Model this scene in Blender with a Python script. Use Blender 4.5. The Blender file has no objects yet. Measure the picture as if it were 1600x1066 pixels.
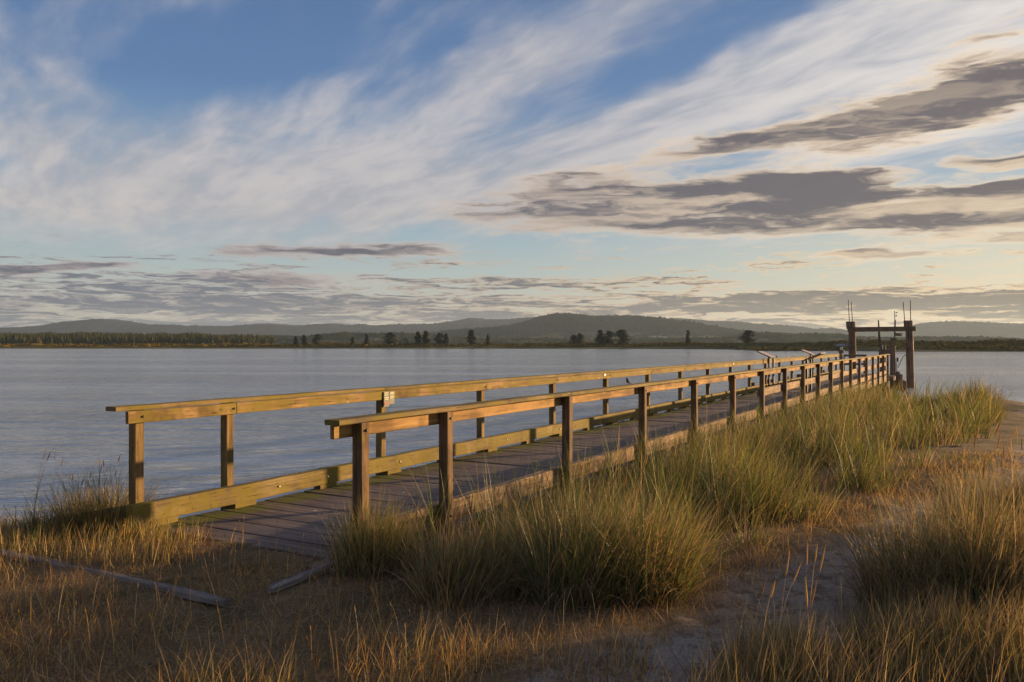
import bpy, bmesh, math, random
import numpy as np
from mathutils import Vector, Matrix

# ------------------------------------------------------------------ camera, sky, sun, exposure
S = bpy.context.scene
COL = S.collection
E = 2.6                                   # eye height above the water (water is z = 0)
F = 1280.0                                # focal length in photo pixels
YH = 537.0                                # horizon row
cam_d = bpy.data.cameras.new('camera')
cam = bpy.data.objects.new('camera', cam_d)
COL.objects.link(cam)
cam.location = (0, 0, E)
cam.rotation_euler = (math.pi / 2, 0, 0)
cam_d.sensor_width = 36.0
cam_d.lens = 36.0 * F / 1600.0
cam_d.shift_y = -(533.0 - YH) / 1600.0 * 1.0
cam_d.clip_start = 0.05
cam_d.clip_end = 60000
S.camera = cam
S.view_settings.view_transform = 'Standard'
S.view_settings.look = 'None'
S.view_settings.exposure = 1.0
S.view_settings.gamma = 1.0
S.view_settings.use_curve_mapping = False
S.render.engine = 'CYCLES'
S.cycles.max_bounces = 8
S.cycles.transparent_max_bounces = 8
S.cycles.volume_bounces = 1
S.cycles.caustics_reflective = False
S.cycles.caustics_refractive = False
S.cycles.sample_clamp_indirect = 6.0
S.cycles.use_denoising = True

SUN_AZ, SUN_EL = math.radians(62.5), math.radians(6.5)      # azimuth measured from +Y towards +X
sun_d = bpy.data.lights.new('sun', 'SUN')
sun_d.energy = 5.0
sun_d.angle = math.radians(0.6)
sun_d.color = (1.0, 0.66, 0.33)
sun = bpy.data.objects.new('sun', sun_d)
COL.objects.link(sun)
to_sun = Vector((math.sin(SUN_AZ) * math.cos(SUN_EL), math.cos(SUN_AZ) * math.cos(SUN_EL), math.sin(SUN_EL)))
sun.rotation_euler = to_sun.to_track_quat('Z', 'Y').to_euler()
sun.location = (30, 20, 30)


class NT:
    """small helper that writes node trees as expressions"""
    def __init__(s, tree):
        s.t = tree; s.n = tree.nodes; s.l = tree.links

    def put(s, sock, v):
        if v is None: return
        if isinstance(v, bpy.types.NodeSocket): s.l.new(v, sock)
        else:
            if hasattr(sock, 'default_value'):
                try:
                    sock.default_value = v
                except Exception:
                    if sock.type == 'RGBA' and len(v) == 3: sock.default_value = (*v, 1)
                    else: raise

    def m(s, op, a=None, b=None, c=None, clamp=False):
        n = s.n.new('ShaderNodeMath'); n.operation = op; n.use_clamp = clamp
        for i, v in enumerate((a, b, c)): s.put(n.inputs[i], v)
        return n.outputs[0]

    def add(s, a, b): return s.m('ADD', a, b)
    def sub(s, a, b): return s.m('SUBTRACT', a, b)
    def mul(s, a, b): return s.m('MULTIPLY', a, b)

    def vm(s, op, a=None, b=None, out=0, scale=None):
        n = s.n.new('ShaderNodeVectorMath'); n.operation = op
        s.put(n.inputs[0], a); s.put(n.inputs[1], b)
        if scale is not None: s.put(n.inputs['Scale'], scale)
        return n.outputs[out]

    def xyz(s, x=0.0, y=0.0, z=0.0):
        n = s.n.new('ShaderNodeCombineXYZ')
        for i, v in enumerate((x, y, z)): s.put(n.inputs[i], v)
        return n.outputs[0]

    def sep(s, v):
        n = s.n.new('ShaderNodeSeparateXYZ'); s.put(n.inputs[0], v)
        return n.outputs

    def noise(s, vec, scale=1.0, detail=4.0, rough=0.5, dist=0.0, color=False):
        n = s.n.new('ShaderNodeTexNoise'); s.put(n.inputs['Vector'], vec)
        n.inputs['Scale'].default_value = scale; n.inputs['Detail'].default_value = detail
        n.inputs['Roughness'].default_value = rough; n.inputs['Distortion'].default_value = dist
        return n.outputs[1 if color else 0]

    def smooth(s, v, a, b, lo=0.0, hi=1.0):
        n = s.n.new('ShaderNodeMapRange'); n.interpolation_type = 'SMOOTHSTEP'
        s.put(n.inputs[0], v); n.inputs[1].default_value = a; n.inputs[2].default_value = b
        n.inputs[3].default_value = lo; n.inputs[4].default_value = hi
        return n.outputs[0]

    def mix(s, f, a, b, mode='MIX'):
        n = s.n.new('ShaderNodeMix'); n.data_type = 'RGBA'; n.blend_type = mode
        s.put(n.inputs[0], f); s.put(n.inputs[6], a); s.put(n.inputs[7], b)
        return n.outputs[2]

    def ramp(s, f, stops):
        n = s.n.new('ShaderNodeValToRGB'); s.put(n.inputs[0], f)
        e = n.color_ramp.elements
        while len(e) < len(stops): e.new(0.5)
        for k, (p, c) in enumerate(stops):
            e[k].position = p; e[k].color = (*c, 1)
        return n.outputs[0]

    def mapping(s, vec, loc=(0, 0, 0), rot=(0, 0, 0), sc=(1, 1, 1), kind='POINT'):
        n = s.n.new('ShaderNodeMapping'); n.vector_type = kind
        s.put(n.inputs[0], vec); n.inputs[1].default_value = loc
        n.inputs[2].default_value = rot; n.inputs[3].default_value = sc
        return n.outputs[0]


def azel(px, py):
    x = px - 800.0
    return math.degrees(math.atan(x / F)), math.degrees(math.atan((YH - py) / math.hypot(F, x)))


W = bpy.data.worlds.new('World')
S.world = W
W.use_nodes = True
wt = NT(W.node_tree)
wt.n.clear()
w_out = wt.n.new('ShaderNodeOutputWorld')
w_bg = wt.n.new('ShaderNodeBackground')
wt.l.new(w_bg.outputs[0], w_out.inputs[0])
WS = 0.13                                  # world strength
w_bg.inputs[1].default_value = WS
sky = wt.n.new('ShaderNodeTexSky')
sky.sky_type = 'NISHITA'
sky.sun_disc = False
sky.sun_elevation = SUN_EL
sky.sun_rotation = SUN_AZ
sky.altitude = 0
sky.air_density = 1.0
sky.dust_density = 1.2
sky.ozone_density = 2.2
tc = wt.n.new('ShaderNodeTexCoord')
D = wt.vm('NORMALIZE', tc.outputs['Generated'])
dx, dy, dz = wt.sep(D)
az = wt.mul(wt.m('ARCTAN2', dx, dy), 57.29578)
el = wt.mul(wt.m('ARCSINE', dz), 57.29578)
AE = wt.xyz(az, el, 0.0)


def C(r, g, b, k=1.0):
    """a displayed 8-bit colour as the value the sky must have before the Background strength"""
    f = lambda v: ((v / 255.0 + 0.055) / 1.055) ** 2.4 if v > 10 else v / 255.0 / 12.92
    k = k / 2 ** 1.0                          # the same exposure as the view
    return (f(r) / WS * k, f(g) / WS * k, f(b) / WS * k)


base_sky = sky.outputs[0]
# clear air: the Nishita sky, cooled aloft and evened out low down by thin high haze
el01 = wt.smooth(el, 0.0, 25.0)
clear_grad = wt.n.new('ShaderNodeMapRange')
tint_col = wt.ramp(wt.m('DIVIDE', el, 50.0, clamp=True),
                   [(0.0, C(200, 186, 162)), (0.10, C(170, 184, 184)), (0.20, C(130, 164, 190)),
                    (0.34, C(88, 124, 170)), (0.60, C(64, 98, 148)), (1.0, C(45, 74, 124))])
wt.n.remove(clear_grad)
warm = wt.mul(wt.smooth(az, -5.0, 50.0), wt.smooth(el, 16.0, 2.0))
tint_col = wt.mix(wt.mul(warm, 0.6), tint_col, (*C(248, 226, 186, 1.02), 1))
rest = wt.mix(0.06, tint_col, base_sky)

# high cirrus on a plane overhead, streaks running towards azimuth -24 degrees
zz = wt.add(wt.m('MAXIMUM', dz, 0.0), 0.10)
P = wt.xyz(wt.m('DIVIDE', dx, zz), wt.m('DIVIDE', dy, zz), 0.0)
Pr = wt.mapping(P, rot=(0, 0, math.radians(-35)))            # along = y
wob = wt.noise(P, 0.8, 4, 0.5, color=True)
Pw = wt.vm('ADD', Pr, wt.vm('MULTIPLY', wt.vm('SUBTRACT', wob, (0.5, 0.5, 0.5)), (0.34, 0.34, 0)))
n_big = wt.noise(wt.mapping(Pw, loc=(3.1, 1.7, 0), sc=(1.5, 0.85, 1)), 1.0, 6, 0.55, 0.4)
n_str = wt.noise(wt.mapping(Pw, loc=(0.3, 5.2, 0), sc=(2.6, 0.85, 1)), 1.0, 7, 0.56, 0.3)
n_fin = wt.noise(wt.mapping(Pw, loc=(7.0, 0.2, 0), sc=(11.0, 3.4, 1)), 1.0, 5, 0.55, 0.3)


def blob(vec, px, py, hw, hh, rot=0.0):
    a, e = azel(px, py)
    a2, _ = azel(px + hw, py); a1, _ = azel(px - hw, py)
    _, e2 = azel(px, py - hh); _, e1 = azel(px, py + hh)
    mpn = wt.mapping(vec, loc=(a, e, 0), rot=(0, 0, math.radians(rot)),
                     sc=(abs(a2 - a1) / 2, abs(e2 - e1) / 2, 1), kind='TEXTURE')
    g = wt.n.new('ShaderNodeTexGradient'); g.gradient_type = 'SPHERICAL'
    wt.l.new(mpn, g.inputs[0])
    return g.outputs[1]


def blobs(vec, lst):
    acc = None
    for b in lst:
        amp = b[5] if len(b) > 5 else 1.0
        o = wt.mul(blob(vec, *b[:5]), amp)
        acc = o if acc is None else wt.add(acc, o)
    return acc


AEw = wt.vm('ADD', AE, wt.vm('MULTIPLY', wt.vm('SUBTRACT', wt.noise(AE, 0.11, 4, 0.5, color=True), (0.5, 0.5, 0.5)), (9.0, 5.0, 0)))
cir_pos = blobs(AEw, [
    (250, 310, 620, 130, 3, 1.7), (60, 160, 300, 120, -30, 1.0), (60, 350, 480, 70, 0, 1.3), (420, 200, 260, 75, 25, 0.8), (700, 285, 560, 100, 12, 1.6),
    (1000, 200, 520, 95, 20, 1.1), (820, 120, 460, 110, 28, 1.25), (1400, 50, 620, 150, 10, 1.7), (960, 20, 420, 70, 20, 0.8),
    (1480, 150, 380, 130, 8, 1.3), (1200, 250, 500, 60, 10, 0.9), (1500, 270, 300, 60, 0, 0.6)])
cir_neg = blobs(AEw, [(480, 70, 330, 110, 12, 1.0), (250, 40, 240, 90, -30, 0.8), (1040, 100, 260, 36, 20, 1.0),
                      (900, 365, 460, 40, 4, 1.0), (330, 405, 420, 22, 0, 0.6), (1130, 185, 190, 28, 18, 0.5),
                      (0, 240, 90, 50, -10, 0.9), (190, 120, 120, 45, -30, 0.6), (560, 190, 200, 26, 24, 0.5), (30, 90, 120, 24, -30, 0.4)])
cir = wt.add(wt.add(wt.sub(wt.mul(cir_pos, 0.9), cir_neg), 0.05), wt.add(wt.mul(wt.sub(n_str, 0.5), 3.6),
             wt.add(wt.mul(wt.sub(n_big, 0.5), 2.3), wt.mul(wt.sub(n_fin, 0.5), 0.75))))
cir = wt.smooth(cir, -0.70, 1.55, 0.0, 0.92)
cir = wt.mul(cir, wt.smooth(wt.add(el, wt.mul(wt.sub(n_str, 0.5), 5.0)), 4.8, 9.0))
cir_shade = wt.smooth(wt.add(n_str, wt.mul(n_fin, 0.6)), 0.60, 1.0)
cir_col = wt.mix(cir_shade, (*C(152, 160, 176), 1), (*C(198, 194, 196), 1))
cir_col = wt.mix(wt.mul(wt.smooth(az, 0.0, 34.0), wt.add(0.35, wt.mul(cir_shade, 0.55))), cir_col, (*C(240, 233, 226), 1))
cir_col = wt.mix(wt.mul(wt.smooth(el, 16.0, 7.0), 0.40), cir_col, (*C(208, 196, 184), 1))
col = wt.mix(cir, rest, cir_col)

# low stratocumulus, long flat banks lit from the right
def warp(sc, amt, seed, det=6):
    v = wt.noise(wt.mapping(AE, loc=(seed, seed * 2.0, 0), sc=sc), 1.0, det, 0.6, color=True)
    return wt.vm('ADD', AE, wt.vm('MULTIPLY', wt.vm('SUBTRACT', v, (0.5, 0.5, 0.5)), amt))


AElow = warp((0.13, 0.75, 1), (8.0, 1.9, 0), 0.0, 3)
AEhor = warp((0.20, 1.6, 1), (8.0, 1.1, 0), 4.0)
n_l1 = wt.noise(wt.mapping(AElow, loc=(2, 3, 0), sc=(0.10, 1.05, 1)), 1.0, 5, 0.55, 0.1)
n_l2 = wt.noise(wt.mapping(AElow, loc=(5, 1, 0), sc=(0.7, 2.6, 1)), 1.0, 5, 0.6, 0.1)
n_h1 = wt.noise(wt.mapping(AEhor, loc=(12, 3, 0), sc=(0.13, 1.9, 1)), 1.0, 6, 0.6, 0.1)
n_h2 = wt.noise(wt.mapping(AEhor, loc=(15, 1, 0), sc=(0.6, 5.5, 1)), 1.0, 5, 0.6, 0.1)
low = blobs(AElow, [
    (1010, 320, 400, 66, 2, 1.55), (1260, 288, 230, 34, -4, 1.2), (1180, 300, 340, 36, 0, 1.0), (1490, 334, 380, 52, -3, 1.65), (1150, 350, 360, 22, 0, 0.9),
    (1490, 160, 400, 66, 8, 1.75), (1590, 130, 240, 50, 9, 0.9), (1250, 208, 330, 24, 7, 1.0), (1120, 225, 200, 22, 10, 0.8),
    (1395, 396, 170, 17, 0, 1.4), (1570, 247, 130, 24, -8, 1.2), (1560, 288, 160, 30, 0, 0.9), (880, 275, 130, 14, 4, 0.6),
    (520, 390, 230, 17, 3, 1.5), (675, 394, 90, 12, 0, 1.3), (460, 434, 260, 14, 0, 1.0), (50, 418, 190, 14, 2, 1.4),
    (170, 411, 110, 10, 2, 1.1), (1540, 72, 110, 40, 32, 0.7), (700, 412, 60, 8, 0, .5), (830, 330, 90, 12, 4, .5)])
lowd = wt.add(low, wt.add(wt.mul(wt.sub(n_l1, 0.5), 2.6), wt.mul(wt.sub(n_l2, 0.5), 1.3)))
lowd = wt.mul(lowd, wt.smooth(low, 0.02, 0.25))
low_a = wt.smooth(lowd, -0.10, 1.05, 0.0, 0.96)
low_t = wt.smooth(lowd, 0.34, 1.28)
edge_c = wt.mix(wt.smooth(az, -20.0, 30.0), (*C(188, 174, 170), 1), (*C(250, 224, 190), 1))
core_c = wt.mix(wt.smooth(az, -25.0, 32.0), (*C(88, 90, 106), 1), (*C(102, 95, 100), 1))
n_l3 = wt.noise(wt.mapping(AElow, loc=(9, 4, 0), sc=(0.07, 0.9, 1)), 1.0, 3, 0.5)
shd = wt.mul(wt.smooth(wt.add(wt.mul(n_l3, 0.75), wt.mul(n_l2, .25)), 0.48, 0.62), wt.smooth(el, 16.0, 11.5, 0.30, 1.0))
core_c = wt.mix(wt.mul(shd, 0.62), core_c, edge_c)
low_c = wt.mix(low_t, edge_c, core_c)
col = wt.mix(low_a, col, low_c)

# thin broken layers stacked along the horizon
hb = blobs(AEhor, [
    (250, 440, 420, 20, 0, 0.6), (420, 466, 520, 26, 0, 0.5), (860, 441, 330, 12, 0, 0.9), (1080, 468, 480, 22, 0, 0.45),
    (1340, 466, 400, 22, 0, 0.45), (1600, 470, 320, 30, 0, 0.6), (560, 405, 160, 9, 0, 0.5)])
hb = wt.add(hb, wt.mul(wt.smooth(wt.add(el, wt.mul(wt.sub(n_h1, 0.5), 2.0)), 4.0, 2.0), 0.60))
hd_ = wt.add(hb, wt.add(wt.mul(wt.sub(n_h1, 0.5), 3.0), wt.mul(wt.sub(n_h2, 0.5), 2.6)))
hd_ = wt.mul(hd_, wt.smooth(el, 8.0, 5.0))
h_a = wt.smooth(hd_, 0.05, 0.60, 0.0, 0.92)
h_t = wt.smooth(hd_, 0.30, 0.85)
e2 = wt.mix(wt.smooth(az, -25.0, 30.0), (*C(156, 148, 148), 1), (*C(246, 212, 168), 1))
c2 = wt.mix(wt.smooth(az, -25.0, 30.0), (*C(94, 102, 118), 1), (*C(110, 102, 99), 1))
h_c = wt.mix(h_t, e2, c2)
col = wt.mix(h_a, col, h_c)
# below the horizon line
col = wt.mix(wt.smooth(el, 0.0, -3.0), col, (*C(120, 118, 116), 1))
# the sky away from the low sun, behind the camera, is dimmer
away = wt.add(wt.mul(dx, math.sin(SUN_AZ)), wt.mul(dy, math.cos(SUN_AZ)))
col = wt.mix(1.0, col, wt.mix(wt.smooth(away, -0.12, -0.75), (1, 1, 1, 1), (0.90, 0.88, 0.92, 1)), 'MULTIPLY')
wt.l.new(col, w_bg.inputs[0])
W.cycles.sampling_method = 'MANUAL'
W.cycles.sample_map_resolution = 512

# ------------------------------------------------------------------ helpers
RNG = np.random.default_rng(7)
rnd = random.Random(11)


def pt(px, py, z):
    """world point seen at photo pixel (px, py) on the level z"""
    Y = (E - z) * F / (py - YH)
    return ((px - 800.0) / F * Y, Y, z)


def tag(o, label=None, cat=None, group=None, kind=None):
    if label: o['label'] = label
    if cat: o['category'] = cat
    if group: o['group'] = group
    if kind: o['kind'] = kind
    return o


def empty(name, loc=(0, 0, 0), rz=0.0):
    o = bpy.data.objects.new(name, None)
    COL.objects.link(o)
    o.location = loc; o.rotation_euler = (0, 0, rz)
    o.empty_display_size = 0.2
    return o


def link_mesh(name, me, mat=None, parent=None, loc=(0, 0, 0), smooth=False):
    o = bpy.data.objects.new(name, me)
    COL.objects.link(o)
    if mat: me.materials.append(mat)
    if parent: o.parent = parent
    o.location = loc
    if smooth:
        me.polygons.foreach_set('use_smooth', [True] * len(me.polygons))
    return o


def bm_obj(name, bm, mat=None, parent=None, loc=(0, 0, 0), smooth=False):
    me = bpy.data.meshes.new(name)
    bm.normal_update()
    bm.to_mesh(me); bm.free()
    return link_mesh(name, me, mat, parent, loc, smooth)


def box(bm, x0, x1, y0, y1, z0, z1, bev=0.0, M=None, cuts=0, jit=0.0):
    r = bmesh.ops.create_cube(bm, size=1.0)
    vs = r['verts']
    for v in vs:
        v.co = Vector((x0 + (v.co.x + .5) * (x1 - x0), y0 + (v.co.y + .5) * (y1 - y0), z0 + (v.co.z + .5) * (z1 - z0)))
    if bev > 0:
        es = list({e for v in vs for e in v.link_edges})
        g = bmesh.ops.bevel(bm, geom=es, offset=bev, segments=1, affect='EDGES', clamp_overlap=True)
        vs = list({v for f in g['faces'] for v in f.verts} | {v for v in vs if v.is_valid})
    if jit:
        for v in vs: v.co += Vector((rnd.uniform(-jit, jit), rnd.uniform(-jit, jit), rnd.uniform(-jit, jit)))
    if M is not None:
        for v in vs: v.co = M @ v.co
    return vs


def long_board(bm, x0, x1, y0, y1, z0, z1, step=0.35, jit=0.004, bev=0.006):
    """board running along local x, cut into rings so that its edges can be a little uneven"""
    n = max(2, int((x1 - x0) / step))
    prof = [(y0 + bev, z0), (y1 - bev, z0), (y1, z0 + bev), (y1, z1 - bev), (y1 - bev, z1), (y0 + bev, z1), (y0, z1 - bev), (y0, z0 + bev)]
    rings = []
    for i in range(n + 1):
        x = x0 + (x1 - x0) * i / n
        jy, jz = rnd.uniform(-jit, jit), rnd.uniform(-jit, jit)
        rings.append([bm.verts.new((x, y + jy + rnd.uniform(-jit, jit) * .4, z + jz + rnd.uniform(-jit, jit) * .4)) for y, z in prof])
    k = len(prof)
    for a, b in zip(rings[:-1], rings[1:]):
        for j in range(k):
            bm.faces.new((a[j], b[j], b[(j + 1) % k], a[(j + 1) % k]))
    bm.faces.new(rings[0]); bm.faces.new(list(reversed(rings[-1])))


def tube(bm, pts, rads, seg=10, cap=True):
    rings = []
    n = len(pts)
    pts = [Vector(p) for p in pts]
    if not hasattr(rads, '__len__'): rads = [rads] * n
    ref = None
    for i, p in enumerate(pts):
        d = (pts[min(i + 1, n - 1)] - pts[max(i - 1, 0)]).normalized()
        if ref is None:
            ref = Vector((1, 0, 0)) if abs(d.x) < 0.9 else Vector((0, 1, 0))
        a = (ref - d * ref.dot(d)).normalized(); ref = a
        b = d.cross(a)
        rings.append([bm.verts.new(p + (a * math.cos(t) + b * math.sin(t)) * rads[i])
                      for t in [2 * math.pi * k / seg for k in range(seg)]])
    for r0, r1 in zip(rings[:-1], rings[1:]):
        for k in range(seg):
            bm.faces.new((r0[k], r0[(k + 1) % seg], r1[(k + 1) % seg], r1[k]))
    if cap:
        bm.faces.new(list(reversed(rings[0]))); bm.faces.new(rings[-1])


def vnoise(x, y, seed=0):
    """smooth value noise, numpy, about -1..1"""
    x = np.asarray(x, float); y = np.asarray(y, float)
    xi = np.floor(x).astype(np.int64); yi = np.floor(y).astype(np.int64)
    fx = x - xi; fy = y - yi
    fx = fx * fx * (3 - 2 * fx); fy = fy * fy * (3 - 2 * fy)

    def h(a, b):
        n = (a * 374761393 + b * 668265263 + seed * 1442695041) & 0xFFFFFFFF
        n = ((n ^ (n >> 13)) * 1274126177) & 0xFFFFFFFF
        n = n ^ (n >> 16)
        return (n & 0xFFFF) / 32767.5 - 1.0
    return ((h(xi, yi) * (1 - fx) + h(xi + 1, yi) * fx) * (1 - fy) + (h(xi, yi + 1) * (1 - fx) + h(xi + 1, yi + 1) * fx) * fy)


def fbm(x, y, seed=0, oct=4):
    a, s, t = 1.0, 0.0, 0.0
    for k in range(oct):
        s = s + a * vnoise(x * 2 ** k, y * 2 ** k, seed + k * 17); t += a; a *= 0.5
    return s / t


def grid_mesh(name, X, Y, Z):
    nx, ny = X.shape
    co = np.stack([X, Y, Z], -1).reshape(-1, 3).astype(np.float32)
    i = np.arange(nx * ny).reshape(nx, ny)
    q = np.stack([i[:-1, :-1], i[1:, :-1], i[1:, 1:], i[:-1, 1:]], -1).reshape(-1, 4)
    me = bpy.data.meshes.new(name)
    me.vertices.add(len(co)); me.vertices.foreach_set('co', co.ravel())
    me.loops.add(q.size); me.loops.foreach_set('vertex_index', q.ravel().astype(np.int32))
    me.polygons.add(len(q)); me.polygons.foreach_set('loop_start', np.arange(0, q.size, 4, dtype=np.int32))
    me.polygons.foreach_set('use_smooth', np.ones(len(q), bool))
    me.update(calc_edges=True)
    return me


def new_mat(name):
    m = bpy.data.materials.new(name); m.use_nodes = True
    t = NT(m.node_tree)
    b = t.n['Principled BSDF']
    return m, t, b


# ------------------------------------------------------------------ materials
def wood_mat(name, axis, c_dark, c_light, moss=0.0, grey=0.0, rough=0.85, bump=0.35, scale=1.0, wear=0.5):
    m, t, b = new_mat(name)
    co = t.n.new('ShaderNodeTexCoord').outputs['Object']
    oi = t.n.new('ShaderNodeObjectInfo')
    off = t.vm('SCALE', t.xyz(oi.outputs['Random'], oi.outputs['Random'], oi.outputs['Random']), scale=37.0)
    co = t.vm('ADD', co, off)
    sc = {'x': (1.2, 22, 22), 'y': (22, 1.2, 22), 'z': (22, 22, 1.2)}[axis]
    g = t.noise(t.mapping(co, sc=tuple(v * scale for v in sc)), 1.0, 6, 0.6, 0.6)
    fine = t.noise(t.mapping(co, sc=tuple(v * 3.2 * scale for v in sc)), 1.0, 4, 0.6)
    blot = t.noise(co, 2.3, 5, 0.6)
    k = t.smooth(t.add(t.mul(g, 0.7), t.mul(fine, 0.3)), 0.33, 0.66)
    c = t.mix(k, (*c_dark, 1), (*c_light, 1))
    c = t.mix(t.mul(t.smooth(blot, 0.46, 0.62), wear), c, (c_dark[0] * .55, c_dark[1] * .55, c_dark[2] * .6, 1))
    c = t.mix(t.mul(t.smooth(t.noise(t.mapping(co, sc=tuple(v * .18 for v in sc)), 1.0, 5, 0.65), 0.52, 0.66), 0.55), c, (c_light[0] * 1.15, c_light[1] * 1.1, c_light[2] * 1.05, 1))
    if grey:
        c = t.mix(t.mul(t.smooth(t.noise(co, 1.1, 4, 0.6), 0.4, 0.65), grey), c, (0.16, 0.14, 0.125, 1))
    if moss:
        mo = t.smooth(t.noise(co, 3.0, 7, 0.65), 0.62 - 0.25 * moss, 0.80 - 0.25 * moss)
        c = t.mix(t.mul(mo, 0.80), c, (0.20, 0.150, 0.022, 1))
        mo2 = t.smooth(t.noise(co, 11.0, 6, 0.7), 0.58, 0.72)
        c = t.mix(t.mul(mo2, min(1.0, 0.9 * moss)), c, (0.055, 0.055, 0.014, 1))
    # knots and small cracks
    v = t.n.new('ShaderNodeTexVoronoi'); t.put(v.inputs['Vector'], t.mapping(co, sc=tuple(2.6 if q < 5 else 6.0 for q in sc)))
    kn = t.smooth(v.outputs['Distance'], 0.10, 0.05)
    c = t.mix(t.mul(kn, 0.85), c, (c_dark[0] * .45, c_dark[1] * .4, c_dark[2] * .4, 1))
    crack = t.smooth(fine, 0.36, 0.30)
    c = t.mix(t.mul(crack, 0.85), c, (c_dark[0] * .4, c_dark[1] * .4, c_dark[2] * .4, 1))
    v2 = t.n.new('ShaderNodeTexVoronoi'); v2.inputs['Scale'].default_value = 7.0; t.put(v2.inputs['Vector'], co)
    dp = t.mul(t.smooth(v2.outputs['Distance'], 0.11, 0.05), t.smooth(t.noise(co, 1.7, 2, 0.5), 0.56, 0.62))
    c = t.mix(t.mul(dp, 0.8), c, (0.55, 0.52, 0.47, 1))
    t.put(b.inputs['Base Color'], c)
    b.inputs['Roughness'].default_value = rough
    b.inputs['Specular IOR Level'].default_value = 0.25
    bp = t.n.new('ShaderNodeBump'); bp.inputs['Strength'].default_value = bump; bp.inputs['Distance'].default_value = 0.01
    t.put(bp.inputs['Height'], t.add(t.mul(g, 0.6), t.add(t.mul(fine, 0.5), t.mul(crack, -0.5))))
    t.l.new(bp.outputs[0], b.inputs['Normal'])
    return m


M_rail = wood_mat('mossy rail wood', 'x', (0.15, 0.085, 0.035), (0.38, 0.245, 0.095), moss=0.9, wear=0.75, bump=0.6)
M_rail_r = wood_mat('golden rail wood', 'x', (0.19, 0.10, 0.037), (0.48, 0.29, 0.11), moss=0.15, wear=0.6, bump=0.6)
M_cap = wood_mat('weathered cap wood', 'x', (0.11, 0.075, 0.036), (0.31, 0.215, 0.095), moss=0.85, grey=0.3, bump=0.6, wear=0.7)
M_post = wood_mat('post wood', 'z', (0.085, 0.048, 0.024), (0.30, 0.18, 0.085), moss=0.25, grey=0.15)
M_post_l = wood_mat('mossy post wood', 'z', (0.09, 0.055, 0.024), (0.31, 0.20, 0.08), moss=0.6)
M_curb = wood_mat('mossy curb wood', 'x', (0.12, 0.08, 0.035), (0.31, 0.23, 0.10), moss=0.95, bump=0.6)
M_curb_r = wood_mat('rough curb wood', 'x', (0.12, 0.072, 0.04), (0.44, 0.29, 0.16), moss=0.05, grey=0.35, bump=0.9, wear=0.6)
M_pile = wood_mat('pile wood', 'z', (0.09, 0.058, 0.038), (0.28, 0.185, 0.115), grey=0.05, bump=0.8, scale=0.5)
M_beam = wood_mat('dark beam wood', 'x', (0.10, 0.07, 0.044), (0.25, 0.175, 0.105), bump=0.6)
M_log = wood_mat('silver driftwood', 'x', (0.10, 0.085, 0.075), (0.30, 0.265, 0.24), grey=0.6, bump=1.0, wear=0.6)


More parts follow.
